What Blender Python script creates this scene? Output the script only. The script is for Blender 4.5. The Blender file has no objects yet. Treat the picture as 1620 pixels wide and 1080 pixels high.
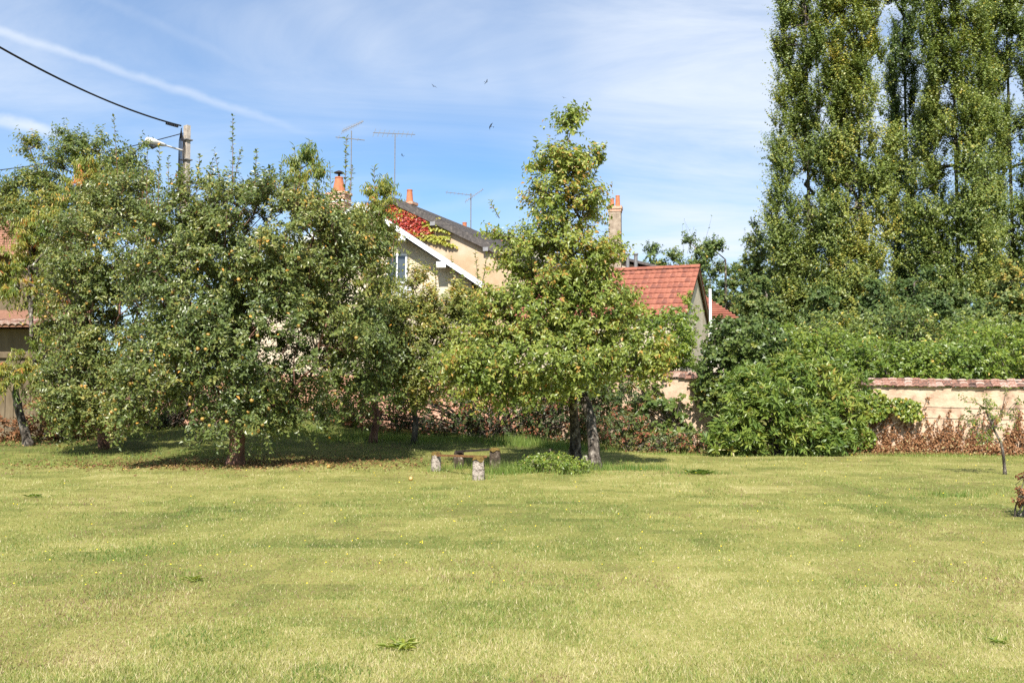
import bpy, math, random
import numpy as np
from mathutils import Vector, Matrix

random.seed(7)
R = math.radians
sc = bpy.context.scene
C = sc.collection

# ------------------------------------------------------------------ camera
F, CX, CY, HZ, EYE = 1500.0, 810.0, 540.0, 620.0, 1.65
PITCH = math.atan((HZ - CY) / F)
cam_d = bpy.data.cameras.new('camera')
cam_d.sensor_width = 36.0
cam_d.lens = 36.0 * F / 1620.0
cam_d.clip_start = 0.05
cam_d.clip_end = 4000
cam = bpy.data.objects.new('camera', cam_d)
C.objects.link(cam)
cam.location = (0, 0, EYE)
cam.rotation_euler = (R(90) + PITCH, 0, 0)
sc.camera = cam

# ------------------------------------------------------------------ light
SUN_EL, SUN_AZ = R(47), R(5)
S = Vector((-math.sin(SUN_AZ) * math.cos(SUN_EL), -math.cos(SUN_AZ) * math.cos(SUN_EL), math.sin(SUN_EL)))
sun_d = bpy.data.lights.new('sun', 'SUN')
sun_d.energy = 5.0
sun_d.angle = R(0.53)
sun_d.color = (1.0, 0.945, 0.86)
sun = bpy.data.objects.new('sun', sun_d)
C.objects.link(sun)
sun.location = S * 80
sun.rotation_euler = S.to_track_quat('Z', 'Y').to_euler()

sc.view_settings.view_transform = 'Standard'
sc.view_settings.look = 'None'
sc.view_settings.gamma = 1.0
sc.view_settings.exposure = 0.94
sc.view_settings.use_curve_mapping = False
sc.cycles.use_denoising = False
sc.cycles.max_bounces = 7
sc.cycles.diffuse_bounces = 2
sc.cycles.glossy_bounces = 2
sc.cycles.transmission_bounces = 4
sc.cycles.transparent_max_bounces = 4


def at(px, py, Y):
    """World point seen at photo pixel (px, py) at distance Y along the lawn."""
    u, v = (px - CX) / F, (CY - py) / F
    d = np.array([u, math.cos(PITCH) - v * math.sin(PITCH), math.sin(PITCH) + v * math.cos(PITCH)])
    return np.array([0, 0, EYE]) + d * (Y / d[1])


def on_plane(px, py, P0, n):
    u, v = (px - CX) / F, (CY - py) / F
    d = np.array([u, math.cos(PITCH) - v * math.sin(PITCH), math.sin(PITCH) + v * math.cos(PITCH)])
    o = np.array([0, 0, EYE])
    return o + d * (np.dot(np.asarray(P0) - o, n) / np.dot(d, n))


def pdir(px, py):
    d = at(px, py, 1.0) - np.array([0, 0, EYE])
    return d / np.linalg.norm(d)


# ------------------------------------------------------------------ world sky
w = bpy.data.worlds.new('World')
sc.world = w
w.use_nodes = True
nt = w.node_tree
nt.nodes.clear()
L = nt.links


def N(tree, kind, **kw):
    n = tree.nodes.new(kind)
    for k, v in kw.items():
        setattr(n, k, v)
    return n


def M(tree, op, a, b=None, clamp=False):
    n = tree.nodes.new('ShaderNodeMath')
    n.operation = op
    n.use_clamp = clamp
    for i, x in enumerate((a, b)):
        if x is None:
            continue
        if isinstance(x, (int, float)):
            n.inputs[i].default_value = x
        else:
            tree.links.new(x, n.inputs[i])
    return n.outputs[0]


out = N(nt, 'ShaderNodeOutputWorld')
bg = N(nt, 'ShaderNodeBackground')
bg.inputs['Strength'].default_value = 0.080
L.new(bg.outputs[0], out.inputs[0])
sky = N(nt, 'ShaderNodeTexSky')
sky.sky_type = 'NISHITA'
sky.sun_disc = False
sky.sun_elevation = SUN_EL
sky.sun_rotation = math.atan2(S.x, S.y)
sky.air_density = 1.0
sky.dust_density = 0.3
sky.ozone_density = 2.2
tc = N(nt, 'ShaderNodeTexCoord')
sep = N(nt, 'ShaderNodeSeparateXYZ')
L.new(tc.outputs['Generated'], sep.inputs[0])
dx, dy, dz = sep.outputs
den = M(nt, 'ADD', M(nt, 'MAXIMUM', dz, 0.0), 0.22)
comb = N(nt, 'ShaderNodeCombineXYZ')
L.new(M(nt, 'DIVIDE', dx, den), comb.inputs[0])
L.new(M(nt, 'DIVIDE', dy, den), comb.inputs[1])


def cloud(rot, scale, sc_xyz, detail, rough, dist, lo, hi, off):
    mp = N(nt, 'ShaderNodeMapping')
    mp.inputs['Rotation'].default_value = (0, 0, R(rot))
    mp.inputs['Scale'].default_value = sc_xyz
    mp.inputs['Location'].default_value = off
    L.new(comb.outputs[0], mp.inputs[0])
    no = N(nt, 'ShaderNodeTexNoise')
    no.inputs['Scale'].default_value = scale
    no.inputs['Detail'].default_value = detail
    no.inputs['Roughness'].default_value = rough
    no.inputs['Distortion'].default_value = dist
    L.new(mp.outputs[0], no.inputs['Vector'])
    mr = N(nt, 'ShaderNodeMapRange')
    mr.interpolation_type = 'SMOOTHSTEP'
    mr.inputs[1].default_value = lo
    mr.inputs[2].default_value = hi
    L.new(no.outputs[0], mr.inputs[0])
    return mr.outputs[0]


big = cloud(-40, 0.6, (1.0, 0.6, 1), 4, 0.5, 0.5, 0.30, 0.60, (0.9, 5.2, 0))
streak = cloud(-30, 1.6, (0.5, 1.3, 1), 9, 0.62, 0.8, 0.25, 0.80, (1.7, 0.4, 0))
fac = M(nt, 'MULTIPLY', M(nt, 'MULTIPLY', big, M(nt, 'ADD', M(nt, 'MULTIPLY', streak, 0.8), 0.30)), 0.80)
fac = M(nt, 'ADD', fac, M(nt, 'ADD', M(nt, 'MULTIPLY', streak, 0.16), 0.02))


def contrail(p1, p2, width, strength, x_lo, x_hi):
    d1, d2 = pdir(*p1), pdir(*p2)
    n = np.cross(d1, d2)
    n /= np.linalg.norm(n)
    dot = M(nt, 'ADD', M(nt, 'ADD', M(nt, 'MULTIPLY', dx, float(n[0])), M(nt, 'MULTIPLY', dy, float(n[1]))), M(nt, 'MULTIPLY', dz, float(n[2])))
    wob = N(nt, 'ShaderNodeTexNoise')
    wob.inputs['Scale'].default_value = 38
    wob.inputs['Detail'].default_value = 4
    L.new(tc.outputs['Generated'], wob.inputs['Vector'])
    dot = M(nt, 'ADD', dot, M(nt, 'MULTIPLY', M(nt, 'SUBTRACT', wob.outputs[0], 0.5), width * 1.3))
    dist = M(nt, 'ABSOLUTE', dot)
    mr = N(nt, 'ShaderNodeMapRange')
    mr.interpolation_type = 'SMOOTHSTEP'
    mr.inputs[1].default_value = width
    mr.inputs[2].default_value = 0.0
    L.new(dist, mr.inputs[0])
    mx = N(nt, 'ShaderNodeMapRange')
    mx.interpolation_type = 'SMOOTHSTEP'
    mx.inputs[1].default_value = x_hi
    mx.inputs[2].default_value = x_lo
    L.new(dx, mx.inputs[0])
    front = M(nt, 'GREATER_THAN', dy, 0.0)
    vv = M(nt, 'MULTIPLY', M(nt, 'MULTIPLY', mr.outputs[0], mx.outputs[0]), front)
    return M(nt, 'MULTIPLY', M(nt, 'MULTIPLY', vv, M(nt, 'ADD', M(nt, 'MULTIPLY', wob.outputs[0], 0.9), 0.3)), strength)


for args in (((40, 62), (480, 208), 0.0065, 0.36, -0.30, -0.18),
             ((0, 190), (95, 215), 0.0085, 0.60, -0.45, -0.39),
             ((250, 40), (470, 140), 0.007, 0.07, -0.30, -0.2),
             ((620, 345), (800, 310), 0.010, 0.10, -0.02, 0.02)):
    fac = M(nt, 'ADD', fac, contrail(*args))
fac = M(nt, 'MINIMUM', fac, 0.92)
tintn = N(nt, 'ShaderNodeMix', data_type='RGBA', blend_type='MULTIPLY')
tintn.inputs[0].default_value = 1.0
tintn.inputs[7].default_value = (0.70, 0.95, 1.14, 1)
L.new(sky.outputs[0], tintn.inputs[6])
mix = N(nt, 'ShaderNodeMix', data_type='RGBA')
L.new(fac, mix.inputs[0])
L.new(tintn.outputs[2], mix.inputs[6])
mix.inputs[7].default_value = (6.0, 6.5, 7.2, 1)
L.new(mix.outputs[2], bg.inputs['Color'])

# ------------------------------------------------------------------ mesh helpers


def empty(name, loc):
    o = bpy.data.objects.new(name, None)
    o.location = tuple(float(v) for v in loc)
    o.empty_display_size = 0.2
    C.objects.link(o)
    return o


def tag(o, label=None, cat=None, group=None, kind=None):
    if label:
        o['label'] = label
    if cat:
        o['category'] = cat
    if group:
        o['group'] = group
    if kind:
        o['kind'] = kind
    return o


def link(name, me, parent=None):
    o = bpy.data.objects.new(name, me)
    C.objects.link(o)
    if parent is not None:
        o.parent = parent
        o.matrix_parent_inverse = Matrix.Translation(parent.location).inverted()
    return o


def np_obj(name, V, Fc, mat, parent=None, tint=None, smooth=False):
    """One mesh object from numpy vertices and equal-sized faces (world coordinates)."""
    V = np.asarray(V, dtype=np.float32)
    Fc = np.asarray(Fc, dtype=np.int32)
    me = bpy.data.meshes.new(name)
    nf, k = Fc.shape
    me.vertices.add(len(V))
    me.vertices.foreach_set('co', V.ravel())
    me.loops.add(nf * k)
    me.loops.foreach_set('vertex_index', Fc.ravel())
    me.polygons.add(nf)
    me.polygons.foreach_set('loop_start', np.arange(0, nf * k, k, dtype=np.int32))
    if tint is not None:
        a = me.attributes.new('tint', 'FLOAT', 'FACE')
        a.data.foreach_set('value', np.asarray(tint, dtype=np.float32))
    me.update(calc_edges=True)
    me.polygons.foreach_set('use_smooth', np.full(nf, smooth, dtype=bool))
    me.materials.append(mat)
    return link(name, me, parent)


class MB:
    """Collects polygons (mixed sizes) into one mesh."""

    def __init__(self):
        self.v, self.f = [], []

    def poly(self, pts):
        b = len(self.v)
        self.v += [tuple(float(c) for c in p) for p in pts]
        self.f.append(tuple(range(b, b + len(pts))))

    def hexa(self, p):
        """8 points: bottom ring 0-3, top ring 4-7."""
        b = len(self.v)
        self.v += [tuple(float(c) for c in q) for q in p]
        for f in ((0, 3, 2, 1), (4, 5, 6, 7), (0, 1, 5, 4), (1, 2, 6, 5), (2, 3, 7, 6), (3, 0, 4, 7)):
            self.f.append(tuple(b + i for i in f))

    def box(self, c, sx, sy, sz, rz=0.0):
        ca, sa = math.cos(rz), math.sin(rz)
        p = []
        for z in (-sz / 2, sz / 2):
            for x, y in ((-sx / 2, -sy / 2), (sx / 2, -sy / 2), (sx / 2, sy / 2), (-sx / 2, sy / 2)):
                p.append((c[0] + x * ca - y * sa, c[1] + x * sa + y * ca, c[2] + z))
        self.hexa(p)

    def beam(self, a, b, wd, ht, up=(0, 0, 1)):
        a, b, up = np.array(a, float), np.array(b, float), np.array(up, float)
        d = b - a
        d /= np.linalg.norm(d)
        s = np.cross(d, up)
        s /= np.linalg.norm(s)
        u = np.cross(s, d)
        q = []
        for p in (a, b):
            q.append([p - s * wd / 2 - u * ht / 2, p + s * wd / 2 - u * ht / 2, p + s * wd / 2 + u * ht / 2, p - s * wd / 2 + u * ht / 2])
        self.hexa(q[0] + q[1])

    def tube(self, path, radii, n=8, lump=0.0, seed=0, cap=True):
        rg = np.random.default_rng(seed)
        P = [np.array(p, float) for p in path]
        b = len(self.v)
        ref = np.array([0.31, 0.95, 0.05])
        for i, p in enumerate(P):
            d = P[min(i + 1, len(P) - 1)] - P[max(i - 1, 0)]
            d = d / (np.linalg.norm(d) + 1e-9)
            s = np.cross(d, ref)
            s /= np.linalg.norm(s) + 1e-9
            t = np.cross(d, s)
            r = radii[i] if hasattr(radii, '__len__') else radii
            for k in range(n):
                a = 2 * math.pi * k / n
                rr = r * (1 + lump * rg.normal())
                self.v.append(tuple(p + (s * math.cos(a) + t * math.sin(a)) * rr))
        for i in range(len(P) - 1):
            for k in range(n):
                a0, a1 = b + i * n + k, b + i * n + (k + 1) % n
                self.f.append((a0, a1, a1 + n, a0 + n))
        if cap:
            self.f.append(tuple(b + k for k in range(n))[::-1])
            self.f.append(tuple(b + (len(P) - 1) * n + k for k in range(n)))

    def build(self, name, mat, parent=None, smooth=False):
        me = bpy.data.meshes.new(name)
        me.from_pydata(self.v, [], self.f)
        me.update()
        if smooth:
            me.polygons.foreach_set('use_smooth', np.full(len(me.polygons), True))
        me.materials.append(mat)
        return link(name, me, parent)


def unit(a):
    return a / (np.linalg.norm(a, axis=-1, keepdims=True) + 1e-9)


def vnoise(x, y, cell, seed):
    g = np.random.default_rng(seed).random((257, 257))
    x = np.asarray(x) / cell + 1000.37
    y = np.asarray(y) / cell + 1000.71
    i, j = np.floor(x).astype(int), np.floor(y).astype(int)
    fx, fy = x - i, y - j
    fx, fy = fx * fx * (3 - 2 * fx), fy * fy * (3 - 2 * fy)
    i, j = i % 256, j % 256
    return (g[i, j] * (1 - fx) + g[i + 1, j] * fx) * (1 - fy) + (g[i, j + 1] * (1 - fx) + g[i + 1, j + 1] * fx) * fy


def sstep(x):
    x = np.clip(x, 0, 1)
    return x * x * (3 - 2 * x)


def ground(x, y):
    x, y = np.asarray(x, float), np.asarray(y, float)
    z = 0.36 * sstep((y - 21.5) / 9) * sstep((5.5 - x) / 8)
    z = z + 0.60 * sstep((y - 26) / 6) * np.exp(-((x + 7.6) / 2.8) ** 2)
    near = sstep((60 - y) / 20)
    z = z + near * (0.06 * (vnoise(x, y, 4.3, 1) - 0.5) + 0.025 * (vnoise(x, y, 1.3, 2) - 0.5)) * sstep(y / 6)
    return z


def G(x, y):
    return float(ground(x, y))


# ------------------------------------------------------------------ materials
def base_mat(name, rough=0.7, spec=0.3):
    m = bpy.data.materials.new(name)
    m.use_nodes = True
    t = m.node_tree
    p = t.nodes['Principled BSDF']
    p.inputs['Roughness'].default_value = rough
    p.inputs['Specular IOR Level'].default_value = spec
    return m, t, p


def ramp(t, stops, fac):
    r = t.nodes.new('ShaderNodeValToRGB')
    e = r.color_ramp.elements
    e[0].position, e[0].color = stops[0][0], (*stops[0][1], 1)
    e[1].position, e[1].color = stops[-1][0], (*stops[-1][1], 1)
    for p, c in stops[1:-1]:
        x = e.new(p)
        x.color = (*c, 1)
    t.links.new(fac, r.inputs[0])
    return r.outputs[0]


def leaf_mat(name, stops, rough=0.42, trans=0.32, spec=0.5):
    m, t, p = base_mat(name, rough, spec)
    a = N(t, 'ShaderNodeAttribute', attribute_name='tint')
    col = ramp(t, stops, a.outputs['Fac'])
    t.links.new(col, p.inputs['Base Color'])
    tr = N(t, 'ShaderNodeBsdfTranslucent')
    mixc = N(t, 'ShaderNodeMix', data_type='RGBA', blend_type='MULTIPLY')
    mixc.inputs[0].default_value = 1.0
    mixc.inputs[7].default_value = (1.5, 1.45, 0.6, 1)
    t.links.new(col, mixc.inputs[6])
    t.links.new(mixc.outputs[2], tr.inputs[0])
    ms = N(t, 'ShaderNodeMixShader')
    ms.inputs[0].default_value = trans
    t.links.new(p.outputs[0], ms.inputs[1])
    t.links.new(tr.outputs[0], ms.inputs[2])
    t.links.new(ms.outputs[0], t.nodes['Material Output'].inputs[0])
    return m


def noise_mat(name, stops, scale=6.0, rough=0.85, bump=0.3, detail=6, spec=0.2, bscale=None, stretch=(1, 1, 1), metal=0.0, vary=0.0):
    m, t, p = base_mat(name, rough, spec)
    co = N(t, 'ShaderNodeTexCoord')
    mp = N(t, 'ShaderNodeMapping')
    mp.inputs['Scale'].default_value = stretch
    t.links.new(co.outputs['Object'], mp.inputs[0])
    no = N(t, 'ShaderNodeTexNoise')
    no.inputs['Scale'].default_value = scale
    no.inputs['Detail'].default_value = detail
    no.inputs['Roughness'].default_value = 0.6
    t.links.new(mp.outputs[0], no.inputs['Vector'])
    fac_ = no.outputs[0]
    if vary:
        oi = N(t, 'ShaderNodeObjectInfo')
        fac_ = M(t, 'ADD', fac_, M(t, 'MULTIPLY', M(t, 'SUBTRACT', oi.outputs['Random'], 0.5), vary))
    t.links.new(ramp(t, stops, fac_), p.inputs['Base Color'])
    p.inputs['Metallic'].default_value = metal
    if bump:
        nb = N(t, 'ShaderNodeTexNoise')
        nb.inputs['Scale'].default_value = bscale or scale * 5
        nb.inputs['Detail'].default_value = 5
        t.links.new(mp.outputs[0], nb.inputs['Vector'])
        b = N(t, 'ShaderNodeBump')
        b.inputs['Strength'].default_value = bump
        b.inputs['Distance'].default_value = 0.03
        t.links.new(nb.outputs[0], b.inputs['Height'])
        t.links.new(b.outputs[0], p.inputs['Normal'])
    return m


GRASS_STOPS = [(0.0, (0.056, 0.118, 0.020)), (0.25, (0.146, 0.220, 0.044)), (0.5, (0.250, 0.292, 0.078)),
               (0.72, (0.36, 0.352, 0.135)), (0.88, (0.50, 0.44, 0.245)), (0.93, (0.50, 0.425, 0.27)), (0.96, (0.30, 0.205, 0.125)), (1.0, (0.17, 0.105, 0.065))]
M_GRASS = leaf_mat('grass_blade', GRASS_STOPS, 0.5, 0.30, 0.3)
M_LAWN = None


def lawn_mat():
    m, t, p = base_mat('lawn_soil_and_thatch', 0.95, 0.1)
    a = N(t, 'ShaderNodeAttribute', attribute_name='tint')
    co = N(t, 'ShaderNodeTexCoord')
    no = N(t, 'ShaderNodeTexNoise')
    no.inputs['Scale'].default_value = 26
    no.inputs['Detail'].default_value = 8
    no.inputs['Roughness'].default_value = 0.75
    t.links.new(co.outputs['Object'], no.inputs['Vector'])
    f = M(t, 'ADD', a.outputs['Fac'], M(t, 'MULTIPLY', M(t, 'SUBTRACT', no.outputs[0], 0.5), 0.9), True)
    t.links.new(ramp(t, [(0.0, (0.04, 0.05, 0.016)), (0.3, (0.11, 0.12, 0.032)), (0.6, (0.21, 0.20, 0.058)),
                         (0.85, (0.31, 0.28, 0.11)), (1.0, (0.26, 0.20, 0.10))], f), p.inputs['Base Color'])
    return m


M_LAWN = lawn_mat()
M_APPLE_LEAF = leaf_mat('apple_leaf', [(0, (0.064, 0.100, 0.027)), (0.45, (0.139, 0.179, 0.046)), (0.8, (0.263, 0.264, 0.072)),
                                       (0.94, (0.420, 0.305, 0.076)), (1, (0.714, 0.353, 0.076))], 0.40, 0.26, 0.55)
M_PEACH_LEAF = leaf_mat('peach_leaf', [(0, (0.088, 0.150, 0.030)), (0.45, (0.189, 0.240, 0.046)), (0.8, (0.340, 0.306, 0.060)),
                                       (0.93, (0.479, 0.300, 0.060)), (1, (0.504, 0.180, 0.060))], 0.45, 0.35)
M_BACK_LEAF = leaf_mat('walnut_leaf', [(0, (0.065, 0.107, 0.027)), (0.6, (0.158, 0.200, 0.047)), (0.9, (0.315, 0.283, 0.061)), (1, (0.520, 0.327, 0.068))], 0.45)
M_PLUM_LEAF = leaf_mat('plum_leaf', [(0, (0.062, 0.110, 0.020)), (0.4, (0.140, 0.195, 0.036)), (0.78, (0.255, 0.300, 0.060)), (0.95, (0.34, 0.345, 0.075)), (1, (0.40, 0.24, 0.06))], 0.42, 0.34)
M_PEAR_LEAF = leaf_mat('pear_leaf', [(0, (0.085, 0.127, 0.035)), (0.6, (0.196, 0.230, 0.057)), (0.9, (0.358, 0.327, 0.081)), (1, (0.510, 0.297, 0.068))], 0.42)
M_POPLAR_LEAF = leaf_mat('poplar_leaf', [(0, (0.074, 0.117, 0.028)), (0.5, (0.170, 0.221, 0.048)), (0.85, (0.299, 0.299, 0.060)),
                                         (1, (0.534, 0.402, 0.071))], 0.45, 0.26, 0.5)
M_WOOD_LEAF = leaf_mat('woodland_leaf', [(0, (0.055, 0.098, 0.028)), (0.6, (0.122, 0.170, 0.044)), (0.9, (0.237, 0.235, 0.055)), (1, (0.394, 0.275, 0.061))], 0.5, 0.25, 0.35)
M_FIG_LEAF = leaf_mat('shrub_leaf', [(0, (0.067, 0.120, 0.028)), (0.5, (0.160, 0.232, 0.044)), (0.9, (0.278, 0.316, 0.062)), (1, (0.34, 0.27, 0.07))], 0.42, 0.3)
M_HAZEL_LEAF = leaf_mat('hazel_leaf', [(0, (0.047, 0.087, 0.021)), (0.6, (0.110, 0.154, 0.033)), (0.95, (0.240, 0.244, 0.046)), (1, (0.800, 0.567, 0.166))], 0.42, 0.25)
M_VINE_LEAF = leaf_mat('vine_leaf', [(0, (0.067, 0.121, 0.022)), (0.5, (0.156, 0.224, 0.032)), (0.9, (0.284, 0.316, 0.049)), (1, (0.487, 0.345, 0.066))], 0.42, 0.34)
M_RED_CREEPER = leaf_mat('red_creeper_leaf', [(0, (0.30, 0.022, 0.020)), (0.45, (0.42, 0.055, 0.035)), (0.62, (0.46, 0.16, 0.03)), (0.72, (0.40, 0.34, 0.04)), (1, (0.28, 0.33, 0.045))], 0.45, 0.2)
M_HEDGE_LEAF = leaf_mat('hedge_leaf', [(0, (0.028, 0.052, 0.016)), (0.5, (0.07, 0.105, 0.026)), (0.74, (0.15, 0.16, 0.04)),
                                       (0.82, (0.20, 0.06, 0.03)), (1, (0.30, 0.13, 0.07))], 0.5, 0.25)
M_DRY_LEAF = leaf_mat('dry_creeper_leaf', [(0, (0.145, 0.062, 0.027)), (0.5, (0.264, 0.128, 0.059)), (0.85, (0.357, 0.237, 0.126)), (1, (0.408, 0.361, 0.180))], 0.7, 0.15, 0.2)
M_LITTER = leaf_mat('leaf_litter', [(0, (0.10, 0.05, 0.025)), (0.6, (0.26, 0.15, 0.07)), (1, (0.45, 0.33, 0.12))], 0.8, 0.1, 0.2)
M_PETAL = leaf_mat('yellow_petal', [(0, (0.75, 0.55, 0.02)), (1, (0.85, 0.72, 0.05))], 0.6, 0.2, 0.2)

M_BARK = noise_mat('grey_bark', [(0.3, (0.030, 0.024, 0.019)), (0.55, (0.11, 0.092, 0.075)), (0.68, (0.30, 0.27, 0.22))], 9, 0.95, 0.9, stretch=(1, 1, 0.35))
M_BARK_PALE = noise_mat('lichen_bark', [(0.40, (0.030, 0.024, 0.019)), (0.53, (0.10, 0.084, 0.068)), (0.62, (0.24, 0.21, 0.175)), (0.72, (0.42, 0.38, 0.32))], 11, 0.95, 0.9, stretch=(1, 1, 0.45))
M_BARK_RED = noise_mat('reddish_bark', [(0.3, (0.07, 0.035, 0.024)), (0.6, (0.22, 0.12, 0.085)), (0.75, (0.38, 0.27, 0.21))], 8, 0.95, 0.8, stretch=(1, 1, 0.4))
M_TWIG = noise_mat('twig_bark', [(0.3, (0.10, 0.08, 0.06)), (0.7, (0.26, 0.22, 0.17))], 8, 0.9, 0.0)
M_STONE = noise_mat('lichened_stone', [(0.34, (0.10, 0.078, 0.062)), (0.46, (0.26, 0.22, 0.185)), (0.58, (0.38, 0.325, 0.28)), (0.7, (0.48, 0.42, 0.37))], 22, 0.95, 0.9, bscale=45)
M_STONE_DARK = noise_mat('dark_mossy_stone', [(0.35, (0.022, 0.018, 0.014)), (0.56, (0.075, 0.055, 0.038)), (0.7, (0.34, 0.29, 0.24))], 11, 0.95, 0.8, bscale=30)
M_MOSS = noise_mat('golden_moss', [(0.35, (0.07, 0.045, 0.015)), (0.6, (0.19, 0.13, 0.035)), (0.75, (0.24, 0.22, 0.05))], 30, 0.95, 0.8, bscale=90)
M_RUST = noise_mat('rusty_iron', [(0.3, (0.10, 0.045, 0.02)), (0.6, (0.26, 0.13, 0.06)), (0.75, (0.34, 0.20, 0.1))], 20, 0.85, 0.4)
M_IRON = noise_mat('dark_iron', [(0.3, (0.02, 0.017, 0.015)), (0.7, (0.055, 0.042, 0.035))], 20, 0.7, 0.3)
M_OCHRE = noise_mat('ochre_render', [(0.3, (0.37, 0.26, 0.155)), (0.5, (0.45, 0.335, 0.215)), (0.7, (0.50, 0.40, 0.29))], 1.3, 0.95, 0.25, bscale=18)
M_CREAM = noise_mat('cream_render', [(0.3, (0.44, 0.36, 0.26)), (0.5, (0.55, 0.47, 0.35)), (0.7, (0.62, 0.54, 0.42))], 1.6, 0.95, 0.3, bscale=16)
M_GREY_RENDER = noise_mat('grey_cream_render', [(0.3, (0.36, 0.31, 0.245)), (0.7, (0.52, 0.46, 0.375))], 1.3, 0.95, 0.2, bscale=16)
M_WALLREN = noise_mat('old_cream_render', [(0.28, (0.20, 0.125, 0.085)), (0.38, (0.39, 0.27, 0.19)), (0.50, (0.52, 0.375, 0.265)), (0.70, (0.58, 0.435, 0.32))], 3.2, 0.95, 0.5, bscale=14)
M_BRICKWALL = noise_mat('pink_brick_render', [(0.3, (0.34, 0.15, 0.09)), (0.6, (0.56, 0.34, 0.24)), (0.75, (0.64, 0.47, 0.36))], 5, 0.95, 0.5)
M_WHITE = noise_mat('white_paint', [(0.3, (0.66, 0.68, 0.70)), (0.7, (0.80, 0.81, 0.82))], 6, 0.6, 0.05)
M_SOFFIT = noise_mat('grey_soffit', [(0.3, (0.20, 0.20, 0.21)), (0.7, (0.30, 0.30, 0.31))], 6, 0.8, 0.05)
M_STACK = noise_mat('weathered_stack_render', [(0.3, (0.20, 0.155, 0.115)), (0.55, (0.33, 0.265, 0.20)), (0.75, (0.40, 0.34, 0.27))], 5, 0.95, 0.4)
M_SLATE = noise_mat('dark_slate', [(0.3, (0.055, 0.050, 0.048)), (0.55, (0.105, 0.094, 0.088)), (0.75, (0.20, 0.175, 0.15))], 9, 0.85, 0.4)
M_TERRA = noise_mat('terracotta', [(0.3, (0.36, 0.120, 0.060)), (0.6, (0.46, 0.175, 0.090)), (0.75, (0.52, 0.26, 0.15))], 7, 0.8, 0.2)
M_REDTILE = noise_mat('red_tile', [(0.25, (0.16, 0.066, 0.050)), (0.45, (0.245, 0.088, 0.058)), (0.6, (0.285, 0.108, 0.070)), (0.8, (0.34, 0.155, 0.105))], 2.2, 0.85, 0.25, bscale=25, vary=0.30)
M_OLDTILE = noise_mat('weathered_tile', [(0.32, (0.085, 0.065, 0.055)), (0.45, (0.24, 0.115, 0.080)), (0.56, (0.31, 0.18, 0.135)), (0.68, (0.38, 0.31, 0.26))], 13, 0.9, 0.5, vary=0.35)
M_BROWNTILE = noise_mat('brown_tile', [(0.3, (0.14, 0.07, 0.045)), (0.55, (0.27, 0.135, 0.085)), (0.75, (0.36, 0.22, 0.15))], 12, 0.9, 0.4)
M_CONCRETE = noise_mat('pole_concrete', [(0.3, (0.22, 0.185, 0.155)), (0.5, (0.40, 0.35, 0.295)), (0.75, (0.50, 0.45, 0.39))], 7, 0.95, 0.3)
M_CABLE = noise_mat('black_cable', [(0.3, (0.012, 0.012, 0.014)), (0.7, (0.03, 0.03, 0.035))], 10, 0.6, 0.0)
M_METAL = noise_mat('dull_aluminium', [(0.3, (0.13, 0.13, 0.135)), (0.7, (0.24, 0.235, 0.23))], 12, 0.6, 0.0, metal=0.2)
M_LAMP = noise_mat('lamp_housing', [(0.3, (0.60, 0.56, 0.50)), (0.7, (0.72, 0.70, 0.66))], 8, 0.55, 0.05)
M_BOARD = noise_mat('weathered_boards', [(0.3, (0.10, 0.075, 0.045)), (0.7, (0.20, 0.155, 0.10))], 5, 0.9, 0.3, stretch=(1, 1, 0.2))
M_APPLE = noise_mat('golden_apple_skin', [(0.3, (0.31, 0.20, 0.045)), (0.55, (0.37, 0.23, 0.055)), (0.75, (0.36, 0.14, 0.05))], 9, 0.45, 0.0, spec=0.5)
M_BIRD = noise_mat('dark_feathers', [(0.3, (0.02, 0.02, 0.022)), (0.7, (0.06, 0.055, 0.05))], 20, 0.8, 0.0)


def glass_mat():
    m, t, p = base_mat('window_glass', 0.08, 0.8)
    co = N(t, 'ShaderNodeTexCoord')
    no = N(t, 'ShaderNodeTexNoise')
    no.inputs['Scale'].default_value = 1.5
    t.links.new(co.outputs['Object'], no.inputs['Vector'])
    t.links.new(ramp(t, [(0.3, (0.03, 0.036, 0.045)), (0.7, (0.085, 0.10, 0.12))], no.outputs[0]), p.inputs['Base Color'])
    return m


M_GLASS = glass_mat()


def brick_mat():
    m, t, p = base_mat('chimney_brick', 0.9, 0.2)
    co = N(t, 'ShaderNodeTexCoord')
    mp = N(t, 'ShaderNodeMapping')
    mp.inputs['Rotation'].default_value = (R(90), 0, 0)
    t.links.new(co.outputs['Object'], mp.inputs[0])
    b = N(t, 'ShaderNodeTexBrick')
    b.inputs['Scale'].default_value = 1.0
    b.inputs['Brick Width'].default_value = 0.24
    b.inputs['Row Height'].default_value = 0.075
    b.inputs['Mortar Size'].default_value = 0.012
    b.inputs['Color1'].default_value = (0.42, 0.155, 0.085, 1)
    b.inputs['Color2'].default_value = (0.54, 0.27, 0.17, 1)
    b.inputs['Mortar'].default_value = (0.52, 0.44, 0.35, 1)
    t.links.new(mp.outputs[0], b.inputs['Vector'])
    t.links.new(b.outputs[0], p.inputs['Base Color'])
    return m


M_BRICK = brick_mat()

# ------------------------------------------------------------------ lawn
xs = np.unique(np.concatenate([np.linspace(-900, -34, 14), np.arange(-34, 34.01, 0.3), np.linspace(34, 900, 14)]))
ys = np.unique(np.concatenate([np.linspace(-500, -4, 8), np.arange(-4, 44.01, 0.3), np.linspace(44, 1500, 16)]))
XX, YY = np.meshgrid(xs, ys)
ZZ = ground(XX, YY)


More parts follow.
